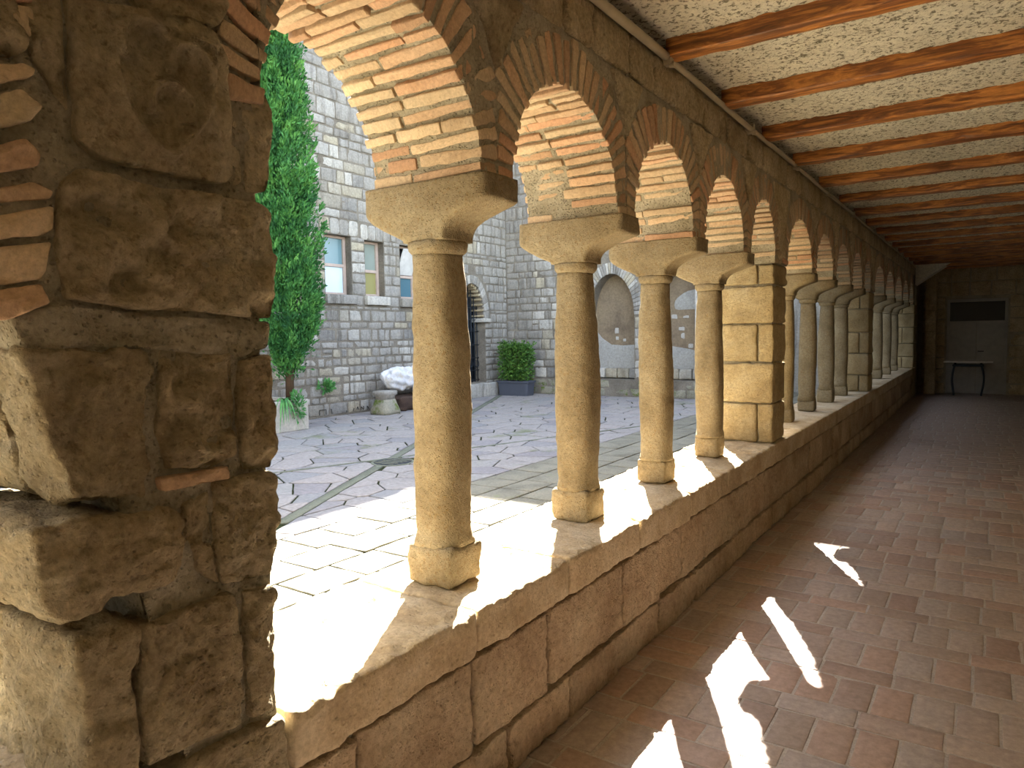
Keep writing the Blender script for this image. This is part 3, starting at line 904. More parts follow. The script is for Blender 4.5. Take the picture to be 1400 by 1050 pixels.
for y in (1.9, 3.42, 4.9, 6.2, 7.6, 9.2, 11, 13, 15):
    A = Acc(); A.box((-.04, y - 3 - .018, -.03), (.018, y - 3 + .018, .03))
    V, F = tube([(.004, y - 3, -.028), (.03, y - 3, -.03)], .014, 10); A.add(V, F)
    obj('pipe_clamp', A.mesh('pipe_clamp'), MT['greymetal'], pe)

# ------------------------------------------------------------------ gallery shell: right, start and end walls
o = obj('wall_right', box_mesh('wall_right', (3.1, -9, 0), (3.4, 20.2, 3.0)), MT['render'])
tag(o, 'plain rendered inner wall of the gallery facing the arcade', 'wall', kind='structure')
o = obj('wall_start', box_mesh('wall_start', (-.55, -9.4, 0), (3.4, -8.83, 3.0)), MT['render'])
tag(o, 'plain rendered wall closing the start of the gallery', 'wall', kind='structure')

def masonry(u0, u1, z0, z1, hr, wr, blocked, rg, gap=.012, jit=.014):
    """coursed rubble: list of outlines; blocked(za, zb) -> list of (ua, ub)"""
    out = []
    z = z0
    while z < z1 - .04:
        h = min(rg.uniform(*hr), z1 - z)
        segs = [(u0, u1)]
        for a, b in blocked(z, z + h):
            ns = []
            for s0, s1 in segs:
                if b <= s0 or a >= s1: ns.append((s0, s1)); continue
                if a > s0: ns.append((s0, a))
                if b < s1: ns.append((b, s1))
            segs = ns
        for s0, s1 in segs:
            if s1 - s0 < .05: continue
            u = s0
            while u < s1 - .02:
                w_ = rg.uniform(*wr)
                e = u + w_
                if s1 - e < wr[0] * .7: e = s1
                e = min(e, s1)
                j = lambda: rg.uniform(-jit, jit)
                if h > hr[0] * 1.25 and rg.random() < .05 and e - u < .4:
                    zm = z + h * rg.uniform(.4, .6)
                    parts = [(z, zm), (zm, z + h)]
                else:
                    parts = [(z, z + h)]
                for pa, pb in parts:
                    g_ = gap / 2
                    out.append([(u + g_ + abs(j()), pa + g_ + abs(j())), ((u + e) / 2, pa + g_ + abs(j()) * .5), (e - g_ - abs(j()), pa + g_ + abs(j())), (e - g_ - abs(j()), pb - g_ - abs(j())), ((u + e) / 2, pb - g_ - abs(j()) * .5), (u + g_ + abs(j()), pb - g_ - abs(j()))])
                u = e
        z += h
    return out
def lay(wall, polys, fr, mat, name, visfun, rg, lift=(.0, .018), cap=300, stuff='masonry', N=14, r=.010, ej=.008, used=0):
    O, U, Vv, W = fr
    vis = []; rest = []
    for i, P in enumerate(polys):
        c = np.mean(P, axis=0)
        q = O + c[0] * U + c[1] * Vv
        (vis if visfun(q) else rest).append((-abs(area2(np.array(P))) / np.linalg.norm(q - CAM) ** 2, i, P))
    vis.sort(key=lambda t: t[0])
    n = max(0, cap - used)
    for _, i, P in vis[:n]:
        V, F = poly_stone(P, fr, .05, r, .006, .006, 9, i, N + 4, 2, 0, ej, None, rg.uniform(*lift), (rg.uniform(-.03, .03), rg.uniform(-.03, .03)))
        obj(name, mk_mesh(name, V, F), mat, wall)
    A = Acc()
    for _, i, P in vis[n:] + rest:
        V, F = poly_stone(P, fr, .05, r, .006, .005, 9, i, 12, 1, 0, ej, None, rg.uniform(*lift))
        A.add(V, F)
    if A.V:
        obj(stuff, A.mesh(stuff, True), mat, wall, kind='stuff')
    return min(len(vis), n)

def sliced_wall(us, z0, z1, opens, fr, depth, reveal):
    """wall face with openings; opens: list of f(u) -> (za, zb) or None; with reveals of given depth"""
    O, U, Vv, W = fr
    P3d = lambda u, z, n: O + u * U + z * Vv + n * W
    V = []; F = []
    def quad(a, b, c, d):
        k = len(V); V.extend([a, b, c, d]); F.append((k, k + 1, k + 2, k + 3))
    for a, b in zip(us[:-1], us[1:]):
        m = (a + b) / 2
        iv = None
        for f in opens:
            if f(m) is not None: iv = f; break
        if iv is None:
            quad(P3d(a, z0, 0), P3d(b, z0, 0), P3d(b, z1, 0), P3d(a, z1, 0)); continue
        e = (b - a) * 1e-4
        la, ha = iv(a + e); lb, hb = iv(b - e)
        if min(la, lb) > z0: quad(P3d(a, z0, 0), P3d(b, z0, 0), P3d(b, lb, 0), P3d(a, la, 0))
        quad(P3d(a, ha, 0), P3d(b, hb, 0), P3d(b, z1, 0), P3d(a, z1, 0))
        quad(P3d(a, ha, 0), P3d(a, ha, -reveal), P3d(b, hb, -reveal), P3d(b, hb, 0))
        quad(P3d(a, la, 0), P3d(b, lb, 0), P3d(b, lb, -reveal), P3d(a, la, -reveal))
        prev = [f for f in opens if f(a - e) is not None]
        nxt = [f for f in opens if f(b + e) is not None]
        if not prev: quad(P3d(a, la, 0), P3d(a, la, -reveal), P3d(a, ha, -reveal), P3d(a, ha, 0))
        if not nxt: quad(P3d(b, lb, 0), P3d(b, hb, 0), P3d(b, hb, -reveal), P3d(b, lb, -reveal))
    a, b = us[0], us[-1]
    quad(P3d(a, z0, -depth), P3d(a, z1, -depth), P3d(b, z1, -depth), P3d(b, z0, -depth))
    quad(P3d(a, z1, 0), P3d(b, z1, 0), P3d(b, z1, -depth), P3d(a, z1, -depth))
    quad(P3d(a, z0, 0), P3d(a, z1, 0), P3d(a, z1, -depth), P3d(a, z0, -depth))
    quad(P3d(b, z0, 0), P3d(b, z0, -depth), P3d(b, z1, -depth), P3d(b, z1, 0))
    return np.array(V), F
def rect_open(a, b, za, zb):
    return lambda u: (za, zb) if a < u < b else None
def arch_open(a, b, za, zs, rise=None):
    c, h = (a + b) / 2, (b - a) / 2
    rise = h if rise is None else rise
    return lambda u: (za, zs + rise * math.sqrt(max(0, 1 - ((u - c) / h) ** 2))) if a < u < b else None
def arch_block(a, b, za, zs, rise, ring):
    c, h = (a + b) / 2, (b - a) / 2
    def f(z0, z1):
        if z1 <= za: return []
        if z0 < zs - 1e-6 and z1 <= zs + .05: return [(a, b)]
        hh, rr = h + ring, rise + ring
        z = max(0, min(z0, z1) - zs)
        if z >= rr: return []
        w_ = hh * math.sqrt(max(0, 1 - (z / rr) ** 2))
        return [(c - w_, c + w_)]
    return f
def voussoirs(wall, a, b, zs, rise, ring, n, fr, mat, name, rg, lift=.015):
    c, h = (a + b) / 2, (b - a) / 2
    for k in range(n):
        t0, t1 = math.pi * k / n + .006, math.pi * (k + 1) / n - .006
        tm = (t0 + t1) / 2
        rr = ring * rg.uniform(.9, 1.03)
        pt = lambda t, q: (c + (h + q) * math.cos(t), zs + (rise + q) * math.sin(t))
        P = [pt(t0, .0), pt(t0, rr), pt(tm, rr), pt(t1, rr), pt(t1, .0), pt(tm, 0)]
        V, F = poly_stone(P, fr, .06, .008, .003, .004, 10, k, 14, 1, 0, .003, None, lift + rg.uniform(-.006, .006))
        obj(name, mk_mesh(name, V, F), mat, wall)

# end wall of the gallery with the white door
YE = 19.5
rg = random.Random(21)
o = obj('wall_arcade_end', box_mesh('wall_arcade_end', (-.55, 18.725, 0), (.0, 20.2, 2.7)), MT['mortar'])
tag(o, 'short dark stretch of stone wall between the end pier and the end wall', 'wall', kind='structure')
DO = rect_open(.58, 1.76, 0, 2.2)
us = [-.5, .30, .42, .58, 1.76, 3.1]
V, F = sliced_wall(us, 0, 3.0, [DO], frame((0, YE, 0), '-y'), .6, .3)
we = obj('wall_end', mk_mesh('wall_end', V, F, False), MT['mortar'])
tag(we, 'dark stone wall closing the far end of the gallery', 'wall', kind='structure')
def blk(za, zb):
    return [(.56, 1.78)] if za < 2.22 else []
lay(we, masonry(.08, 3.08, 0, 2.95, (.24, .34), (.3, .6), blk, rg), frame((0, YE, 0), '-y'), MT['pier'], 'stone_block', in_view, rg)
d1 = empty('door_1', (1.17, YE + .12, 0)); tag(d1, 'tall dusty white door with a dark glazed transom at the gallery end', 'door', kind='structure')
def child_box(name, a, b, mat, par, bevel=.004):
    h = [(b[i] - a[i]) / 2 for i in range(3)]
    V, F = rblock(h[0], h[1], h[2], min(bevel, min(h) * .5), (0, 0, 0), 0)
    V = V + np.array([(a[i] + b[i]) / 2 for i in range(3)])
    return obj(name, mk_mesh(name, V, F, False), mat, par)
child_box('door_frame', (-.59, -.03, 0), (-.53, .05, 2.2), MT['offwhite'], d1)
child_box('door_frame', (.53, -.03, 0), (.59, .05, 2.2), MT['offwhite'], d1)
child_box('door_frame', (-.53, -.03, 2.13), (.53, .05, 2.2), MT['offwhite'], d1)
child_box('transom_rail', (-.53, -.02, 1.64), (.53, .05, 1.69), MT['offwhite'], d1)
child_box('transom_pane', (-.53, .01, 1.69), (.53, .02, 2.13), MT['glassdark'], d1)
child_box('door_leaf', (-.53, -.01, .01), (-.003, .03, 1.64), MT['offwhite'], d1)
child_box('door_leaf', (.003, -.01, .01), (.53, .03, 1.64), MT['offwhite'], d1)
hd = child_box('door_handle', (.03, -.05, .98), (.15, -.03, 1.0), MT['iron'], d1)
tb = empty('side_table', (1.03, 19.15, 0)); tag(tb, 'small narrow table with curved dark legs before the white door', 'table')
V, F = rblock(.47, .2, .018, .008, (2, 2, 0), 0)
V[:, 2] += .765; obj('table_top', mk_mesh('table_top', V, F), MT['tabletop'], tb)
child_box('apron', (-.3, -.14, .66), (.3, -.11, .70), MT['iron'], tb)
child_box('apron', (-.3, .11, .66), (.3, .14, .70), MT['iron'], tb)
for sx in (-1, 1):
    for sy in (-1, 1):
        pts = [(sx * (.28 + .035 * math.sin(t * 4.2 - .6) - .02 * t), sy * .125, .748 * t) for t in np.linspace(0, 1, 14)]
        V, F = tube(pts, .02, 8); obj('leg', mk_mesh('leg', V, F), MT['iron'], tb)
# sloping corbel under the ceiling at the end pier
A = Acc()
A.add([(.03, 18.05, 2.50), (.03, 18.05, 2.95), (.68, 18.05, 2.95), (.03, 18.6, 2.50), (.03, 18.6, 2.95), (.68, 18.6, 2.95)], [(0, 1, 2), (3, 5, 4), (0, 2, 5, 3), (1, 4, 5, 2), (0, 3, 4, 1)])
o = obj('ceiling_corbel', A.mesh('ceiling_corbel'), MT['render']); tag(o, 'sloping plastered corbel under the ceiling at the end pier', 'corbel')
st = empty('door_jamb_post', (.28, 19.25, 0)); tag(st, 'pale stone jamb post in the dark corner left of the white door', 'post')
z = 0
for i, hgt in enumerate([.5, .42, .55, .48, .5, .5]):
    V, F = rblock(.11, .2, hgt / 2 - .004, .012, (4, 4, 6), .006, 16, 900 + i, 3, .004); V[:, 2] += z + hgt / 2; z += hgt
    obj('stone_block', mk_mesh('stone_block', V, F), MT['pier'], st)

# ------------------------------------------------------------------ courtyard walls
XL, YR = -9.4, 15.9
HL, HR = 11.5, 10.75
FL = frame((XL, 0, 0), 'x'); FR = frame((0, YR, 0), '-y')
rg = random.Random(22)
WIN = [(9.60, 10.30, 2.42, 3.60), (10.68, 11.24, 2.42, 3.57), (11.74, 12.36, 2.40, 3.57)]
DA, DB, DZ0, DZS, DRISE = 13.82, 14.88, .36, 1.98, .88
ops = [rect_open(*w_) for w_ in WIN] + [arch_open(DA, DB, DZ0, DZS, DRISE)]
us = sorted(set([-9.4, YR + .5] + [v for w_ in WIN for v in w_[:2]] + list((DA + DB) / 2 - (DB - DA) / 2 * np.cos(np.linspace(0, math.pi, 33)))))
V, F = sliced_wall(us, -.1, HL, ops, FL, .8, .42)
wcl = obj('wall_courtyard_left', mk_mesh('wall_courtyard_left', V, F, False), MT['greymortar'])
tag(wcl, 'tall grey coursed stone courtyard wall with three windows and an arched door', 'wall', kind='structure')
def blkL(za, zb):
    out = []
    for a, b, c, d in WIN:
        if zb > c - .2 and za < c: out.append((a - .06, b + .08))
        elif zb > c and za < d: out.append((a, b))
        elif zb > d and za < d + .32: out.append((a - .12, b + .22))
    out += arch_block(DA, DB, DZ0, DZS, DRISE, .24)(za, zb)
    return out
polys = masonry(2.0, YR, .02, 2.2, (.12, .25), (.15, .5), blkL, rg, .020, .02)
polys += masonry(2.0, YR, 2.2, 2.42, (.22, .23), (.2, .4), blkL, rg)
polys += masonry(2.0, YR, 2.42, 3.6, (.18, .3), (.16, .46), blkL, rg, .018, .018)
polys += masonry(2.0, YR, 3.6, 3.92, (.32, .33), (.16, .3), blkL, rg)
polys += masonry(2.0, YR, 3.92, 9.0, (.16, .34), (.2, .66), blkL, rg, .016, .016)
polys += masonry(-9.4, 2.0, .02, 9.0, (.2, .36), (.25, .7), blkL, rg)
polys += masonry(-9.4, YR, 9.0, HL, (.4, .5), (.6, 1.1), blkL, rg)
lay(wcl, polys, FL, MT['grey'], 'wall_stone', sees, rg, cap=296)
# flat-arch lintels, sills, windows
pn = [('teal', 'palepane'), ('greenpane', 'olivepane'), (None, 'bluepane')]
wlab = ['window with a pale blue lower pane beside the cypress', 'narrow window with an olive lower pane between its neighbours', 'window with its upper sash tilted open above a teal pane']
for wi, (a, b, c, d) in enumerate(WIN):
    n = 4
    for k in range(n):
        f0, f1 = k / n, (k + 1) / n
        la, lb = a - .10, b + .20
        P = [(la + (lb - la) * f0 + .006, d + .005), (la + (lb - la) * f1 - .006, d + .005), (la + (lb - la) * f1 - .006 + .03 * (f1 - .5), d + .31), (la + (lb - la) * f0 + .006 + .03 * (f0 - .5), d + .31)]
        V, F = poly_stone(P, FL, .05, .012, .005, .006, 9, 50 + wi * 5 + k, 18, 2, 1, .006, None, rg.uniform(.0, .02))
        obj('lintel_stone', mk_mesh('lintel_stone', V, F), MT['grey'], wcl)
    e = empty('window_%d' % (wi + 1), (XL - .2, a, c)); tag(e, wlab[wi], 'window', kind='structure')
    W_, H_ = b - a, d - c
    V, F = rblock(.14, W_ / 2 + .06, .09, .012, (2, 8, 1), .004, 12, 60 + wi, 3); V = V + np.array([.15, W_ / 2 + .02, -.10])
    obj('window_sill', mk_mesh('window_sill', V, F), MT['grey'], e)
    t = .05
    child_box('frame_post', (-.03, 0, 0), (.04, t, H_), MT['frame'], e); child_box('frame_post', (-.03, W_ - t - .02, 0), (.04, W_, H_), MT['frame'], e)
    child_box('frame_rail', (-.03, t, 0), (.04, W_ - t - .02, t), MT['frame'], e); child_box('frame_rail', (-.03, t, H_ - t), (.04, W_ - t - .02, H_), MT['frame'], e)
    zm = H_ * (.5 if wi == 0 else .46 if wi == 1 else .42)
    child_box('frame_rail', (-.03, t, zm - .03), (.04, W_ - t - .02, zm + .03), MT['frame'], e)
    lo = child_box('pane', (-.005, t, t), (.005, W_ - t - .02, zm - .03), MT[pn[wi][1]], e)
    if pn[wi][0]:
        child_box('pane', (-.005, t, zm + .03), (.005, W_ - t - .02, H_ - t), MT[pn[wi][0]], e)
    else:
        sw = W_ - 2 * t - .02; shh = H_ - t - zm - .03
        s_ = child_box('open_sash', (0, 0, 0), (.03, sw, shh), MT['white'], e)
        s_.location = (.02, t, zm + .05); s_.rotation_euler = (0, math.radians(24), 0)
    child_box('dark_room', (-.18, 0, 0), (-.12, W_, H_), MT['glassdark'], e)
# arched door: voussoirs, imposts, brick reveal, grille
voussoirs(wcl, DA, DB, DZS, DRISE, .22, 15, FL, MT['grey'], 'voussoir', rg)
for yy in (DA - .1, DB - .02):
    V, F = rblock(.26, .16, .05, .012, (3, 3, 1), .004, 14, 71, 3); V = V + np.array([XL - .17, yy + .05, DZS - .04])
    obj('impost', mk_mesh('impost', V, F), MT['grey'], wcl)
k = 0
nk = 9
for k in range(nk):
    t = math.pi / 2 * (k + .5) / nk
    yc, zc = (DA + DB) / 2 + (DB - DA) / 2 * math.cos(t), DZS + DRISE * math.sin(t)
    V, F = rblock(.19, .02, .065, .01, (2, 0, 1), .004, 20, 80 + k, 2)
    M = Matrix.Translation((XL - .215, yc, zc)) @ Matrix.Rotation(math.pi / 2 - math.atan2(math.cos(t) / (DB - DA) * 2 * 0 + math.cos(t), math.sin(t)) - math.pi / 2 + t * 0, 4, 'X')
    obj('reveal_stone', mk_mesh('reveal_stone', V, F), MT['pier'], wcl, M)
dr = empty('door_2', (XL - .32, DA, DZ0)); tag(dr, 'arched glazed door behind a dark iron grille in the courtyard wall', 'door', kind='structure')
DW = DB - DA; DH = DZS - DZ0
A = Acc(); n = 24
P = [(0, 0), (DW, 0), (DW, DH)] + [(DW / 2 + DW / 2 * math.cos(t), DH + DRISE * math.sin(t)) for t in np.linspace(0, math.pi, n)[1:-1]] + [(0, DH)]
V = [(-.06, y, z) for y, z in P]; A.add(V, [tuple(range(len(P)))])
obj('dark_glazing', A.mesh('dark_glazing'), MT['glassdark'], dr)
for (a, b) in ((.10, .24), (.36, .56)):
    for (za, zb) in ((.1, .88), (1.0, 1.26), (1.42, 1.72), (1.78, 2.06)):
        child_box('pane', (-.05, a, za), (-.04, b, zb), MT['palepane'], dr)
for y in (.02, .30, .60, .86, 1.02):
    child_box('door_stile', (-.045, y, 0), (-.01, y + .05, 2.2), MT['iron'], dr)
for z in (0.0, .92, 1.32):
    child_box('door_rail', (-.045, 0, z), (-.012, DW, z + .07), MT['iron'], dr)
gr = empty('iron_grille', (XL - .22, DA, DZ0)); tag(gr, 'black iron bar grille across the arched courtyard door', 'grille')
for i in range(9):
    y = DW * (i + .5) / 9
    zt = DH + DRISE * math.sqrt(max(0, 1 - ((y - DW / 2) / (DW / 2)) ** 2))
    V, F = tube([(0, y, 0), (0, y, zt - .02)], .011, 6); obj('grille_bar', mk_mesh('grille_bar', V, F), MT['iron'], gr)
for z in (.05, .3, .62, .95, 1.3, 1.6, 1.9, 2.15):
    hw = DW / 2 if z < DH else DW / 2 * math.sqrt(1 - ((z - DH) / DRISE) ** 2)
    V, F = tube([(.012, DW / 2 - hw + .01, z), (.012, DW / 2 + hw - .01, z)], .011, 6); obj('grille_rail', mk_mesh('grille_rail', V, F), MT['iron'], gr)
for i in range(4):
    y = DW * (i + .5) / 4
    for s_ in (-1, 1):
        pts = [(.02, y + s_ * (.02 + .09 * math.sin(t)), .46 + .1 * math.cos(t) * (1 - t * .08)) for t in np.linspace(0, 4.2, 16)]
        V, F = tube(pts, .008, 5); obj('grille_scroll', mk_mesh('grille_scroll', V, F), MT['iron'], gr)
V, F = rblock(.2, DW / 2 + .25, .17, .02, (2, 10, 3), .006, 10, 90, 3); V = V + np.array([XL + .02, (DA + DB) / 2, .165])
obj('door_step', mk_mesh('door_step', V, F), MT['grey'], wcl)
# worn painted marks on the base stones
marks = [((437, 561), (437, 568)), ((437, 561), (446, 560)), ((446, 560), (446, 567)), ((453, 559), (454, 566)), ((474, 561), (474, 564)), ((484, 558), (483, 562)), ((488, 560), (489, 556)), ((489, 556), (491, 560)), ((494, 560), (494, 556)), ((494, 556), (497, 560)), ((497, 560), (497, 555)), ((502, 560), (502, 555)), ((502, 555), (504, 557)), ((503, 557), (505, 560))]
A = Acc()
for p, q in marks:
    a, b = on_x(p, XL + .035), on_x(q, XL + .035)
    V, F = tube([a, b], .008, 5); A.add(V, F)
obj('painted_mark', A.mesh('painted_mark'), MT['inscript'], wcl)

# rear courtyard wall with two blind arched niches
NI = [(-6.92, -5.70, .42, 1.98, 1.02), (-5.10, -3.72, .42, 2.05, 1.04)]
XRE = -3.3
ops = [arch_open(a, b, z0, zs, r) for a, b, z0, zs, r in NI]
us = sorted([XL, XRE] + [float(v) for a, b, *_ in NI for v in (a + b) / 2 - (b - a) / 2 * np.cos(np.linspace(0, math.pi, 33))])
V, F = sliced_wall(us, -.1, HR, ops, FR, .9, .45)
wcr = obj('wall_courtyard_rear', mk_mesh('wall_courtyard_rear', V, F, False), MT['greymortar'])
tag(wcr, 'grey stone courtyard wall with two blind arched niches above a mossy plinth', 'wall', kind='structure')
rg = random.Random(23)
def blkR(za, zb):
    out = []
    for a, b, z0, zs, r in NI:
        if zb > .36: out += arch_block(a, b, z0 - .1, zs, r, .30)(za, zb) if zb > zs else [(a, b)]
    return out
used = lay(wcr, masonry(XL, XRE, .0, .42, (.2, .21), (.24, .46), lambda a, b: [], rg), frame((0, YR - .06, 0), '-y'), MT['mossy'], 'plinth_stone', sees, rg, cap=60, stuff='plinth_masonry')
A = Acc(); A.box((XL, YR - .07, -.1), (XRE, YR + .01, .41)); obj('plinth_core', A.mesh('plinth_core'), MT['greymortar'], wcr)
polys = masonry(XL, XRE, .42, 3.2, (.15, .3), (.16, .5), blkR, rg, .018, .018)
polys += masonry(XL, XRE, 3.2, 7.5, (.18, .34), (.2, .56), blkR, rg, .016, .016)
polys += masonry(XL, XRE, 7.5, HR, (.4, .5), (.6, 1.1), blkR, rg)
lay(wcr, polys, FR, MT['grey'], 'wall_stone', sees, rg, cap=230)
for a, b, z0, zs, r in NI:
    voussoirs(wcr, a, b, zs, r, .28, 34, FR, MT['grey'], 'voussoir', rg)
    A = Acc(); A.box((a - .1, YR + .4, z0 - .1), (b + .1, YR + .5, zs + r + .1)); obj('niche_back', A.mesh('niche_back'), MT['plaster_brown'], wcr)
FN = frame((0, YR + .4, 0), '-y')
def niche_px(P): return [(on_y(p, YR + .4)[0], on_y(p, YR + .4)[2]) for p in P]
for P, mt in [([(795, 430), (808, 440), (822, 462), (832, 474), (850, 473), (880, 468), (880, 520), (795, 520)], 'plaster_grey'),
              ([(900, 470), (960, 480), (960, 515), (900, 512)], 'plaster_grey'), ([(922, 410), (938, 398), (960, 394), (960, 422), (922, 424)], 'plaster_grey'),
              ([(841, 448), (846, 448), (846, 456), (841, 456)], 'plaster_white'), ([(842, 460), (846, 460), (846, 465), (842, 465)], 'plaster_white'), ([(852, 463), (856, 463), (856, 467), (852, 467)], 'plaster_white'),
              ([(918, 430), (926, 430), (926, 436), (918, 436)], 'plaster_white'), ([(928, 447), (936, 447), (936, 452), (928, 452)], 'plaster_white'), ([(931, 456), (936, 455), (936, 463), (931, 462)], 'plaster_white'), ([(941, 470), (948, 470), (948, 476), (941, 476)], 'plaster_white'), ([(934, 432), (942, 431), (942, 435), (934, 435)], 'plaster_white')]:
    V, F = poly_stone(niche_px(P), FN, .01, .006, .001, .003, 8, 7, 20, 1, 1, .006, None, .01)
    obj('plaster_patch', mk_mesh('plaster_patch', V, F), MT[mt], wcr)
for i, xx in enumerate(np.arange(-6.9, -3.7, .32)):
    if -5.72 < xx + .15 < -5.1: continue
    V, F = rblock(.15, .10, .12, .03, (4, 3, 4), .012, 9, 700 + i, 3, .01); V = V + np.array([xx + .16, YR + .28, .56])
    obj('rubble_stone', mk_mesh('rubble_stone', V, F), MT['grey'], wcr)
# remaining sides of the courtyard (beyond what the arches show)
o = obj('wall_courtyard_notch', box_mesh('wall_courtyard_notch', (XRE - .9, YR, -.1), (XRE, 19.4, HR)), MT['grey']); tag(o, 'grey stone return wall of the courtyard corner recess', 'wall', kind='structure')
o = obj('wall_courtyard_recess', box_mesh('wall_courtyard_recess', (XRE - .9, 18.6, -.1), (-.55, 19.4, HR)), MT['grey']); tag(o, 'grey stone back wall of the courtyard corner recess', 'wall', kind='structure')
o = obj('wall_courtyard_front', box_mesh('wall_courtyard_front', (-10.2, -10.2, -.1), (-.55, -9.4, 8.0)), MT['grey']); tag(o, 'sunlit grey stone courtyard wall facing the niches', 'wall', kind='structure')

# ------------------------------------------------------------------ courtyard paving
gd = obj('floor_courtyard', box_mesh('floor_courtyard', (-10.2, -10.2, -.3), (-TH_W + .03, 19.0, -.014)), MT['mossjoint'])
tag(gd, 'courtyard paving of slabs and irregular flagstones with mossy joints', 'floor', kind='structure')
rg = random.Random(31)
def clip(P, p0, n):
    out = []
    for i in range(len(P)):
        A_, B_ = P[i], P[(i + 1) % len(P)]
        da, db = (A_ - p0) @ n, (B_ - p0) @ n
        if da >= 0: out.append(A_)
        if (da >= 0) != (db >= 0): out.append(A_ + (B_ - A_) * (da / (da - db)))
    return out
slabs = []
xs_ = [-.56, -.86, -1.23, -1.60, -1.97, -2.34, -2.72, -3.15]
for a, b in zip(xs_[:-1], xs_[1:]):
    y = -5.9 + rg.uniform(0, .4)
    while y < 18.5:
        L = rg.uniform(.36, .52)
        slabs.append([(b, y), (a, y), (a, y + L), (b, y + L)]); y += L
strips = [((-3.55, 3.81), (-9.1, 15.1), .07), ((-5.6, 4.9), (-3.3, 11.2), .04)]
seeds = []
cs = .46
nxs, nys = int(6.2 / cs), int(21.8 / cs)
gridp = {}
for i in range(nxs + 1):
    for j in range(nys + 1):
        gridp[(i, j)] = np.array([-9.4 + (i + .5 + rg.uniform(-.42, .42)) * 6.24 / (nxs + 1), -6 + (j + .5 + rg.uniform(-.42, .42)) * 21.9 / (nys + 1)])
flags = []
for (i, j), p in gridp.items():
    gh = rg.uniform(.008, .014)
    P = [np.array(q) for q in ((-9.4, -6.0), (-3.16, -6.0), (-3.16, 15.9), (-9.4, 15.9))]
    for di in (-2, -1, 0, 1, 2):
        for dj in (-2, -1, 0, 1, 2):
            q = gridp.get((i + di, j + dj))
            if q is None or (di == 0 and dj == 0): continue
            n = (p - q) / np.linalg.norm(p - q); P = clip(P, (p + q) / 2 + n * gh, n)
            if len(P) < 3: break
        if len(P) < 3: break
    pieces = [P]
    for s0, s1, hw in strips:
        s0, s1 = np.array(s0), np.array(s1); d = (s1 - s0) / np.linalg.norm(s1 - s0); n = np.array([-d[1], d[0]])
        new = []
        for Q in pieces:
            for sg in (1, -1):
                R_ = clip(Q, s0 + n * sg * hw, n * sg)
                if len(R_) >= 3: new.append(R_)
        pieces = new
    for Q in pieces:
        Q = np.array(Q)
        if abs(area2(Q)) < .012: continue
        c = Q.mean(0); d = c - Q; ln = np.linalg.norm(d, axis=1, keepdims=True)
        gq = rg.uniform(.006, .014)
        flags.append(Q)
MAN = np.array([-4.73, 6.42])
flags = [f for f in flags if np.linalg.norm(f.mean(0) - MAN) > .30]
def pave(polys, mat, name, stuff, cap):
    items = []
    for i, P in enumerate(polys):
        c = np.mean(P, axis=0); q = np.array([c[0], c[1], 0.0])
        items.append((0 if sees(q) else 1, np.linalg.norm(q - CAM), i, P))
    items.sort(key=lambda t: t[:3])
    A = Acc(); n = 0
    for h, d, i, P in items:
        big = abs(area2(np.array(P))) > .0
        V, F = poly_stone(P, frame((0, 0, 0), 'z'), .012, .005, .002, .003, 8, i, 20 if h == 0 else 10, 1, 0, .004, None, rg.uniform(-.003, .003))
        if h == 0 and n < cap: obj(name, mk_mesh(name, V, F), mat, gd); n += 1
        else: A.add(V, F)
    obj(stuff, A.mesh(stuff, True), mat, gd, kind='stuff')
g2 = .011
pave([[(a + g2 + rg.uniform(-.004, .004), b + g2), (c - g2, d + g2), (e - g2, f - g2 + rg.uniform(-.004, .004)), (h + g2, i - g2)] for (a, b), (c, d), (e, f), (h, i) in slabs], MT['slab'], 'paving_slab', 'slab_paving', 300)
pave(flags, MT['flag'], 'flagstone', 'flagstone_paving', 300)
for s0, s1, hw in strips:
    s0, s1 = np.array(s0), np.array(s1); d = (s1 - s0) / np.linalg.norm(s1 - s0); n = np.array([-d[1], d[0]]) * (hw - .012)
    P = [s0 - n, s1 - n, s1 + n, s0 + n]
    V, F = poly_stone(P, frame((0, 0, 0), 'z'), .012, .004, .001, .002, 8, 5, 200, 1, 0, .002)
    obj('channel_strip', mk_mesh('channel_strip', V, F), MT['strip'], gd)
mh = empty('manhole_cover', (MAN[0], MAN[1], 0)); tag(mh, 'round dark iron manhole cover set among the flagstones', 'manhole')
V, F = loft([(-.012, .27, .27, 2, 0), (.004, .27, .27, 2, 0), (.006, .262, .262, 2, 0)], 40, 1, 0, 1); obj('rim', mk_mesh('rim', V, F, False), MT['strip'], mh)
V, F = loft([(.0, .235, .235, 2, 0), (.009, .235, .235, 2, 0), (.011, .228, .228, 2, 0)], 40, 1, 0, 1); obj('lid', mk_mesh('lid', V, F, False), MT['iron'], mh)
for k in range(5):
    child_box('lid_rib', (-.16, -.16 + .08 * k - .012, .010), (.16, -.16 + .08 * k + .012, .016), MT['strip'], mh)

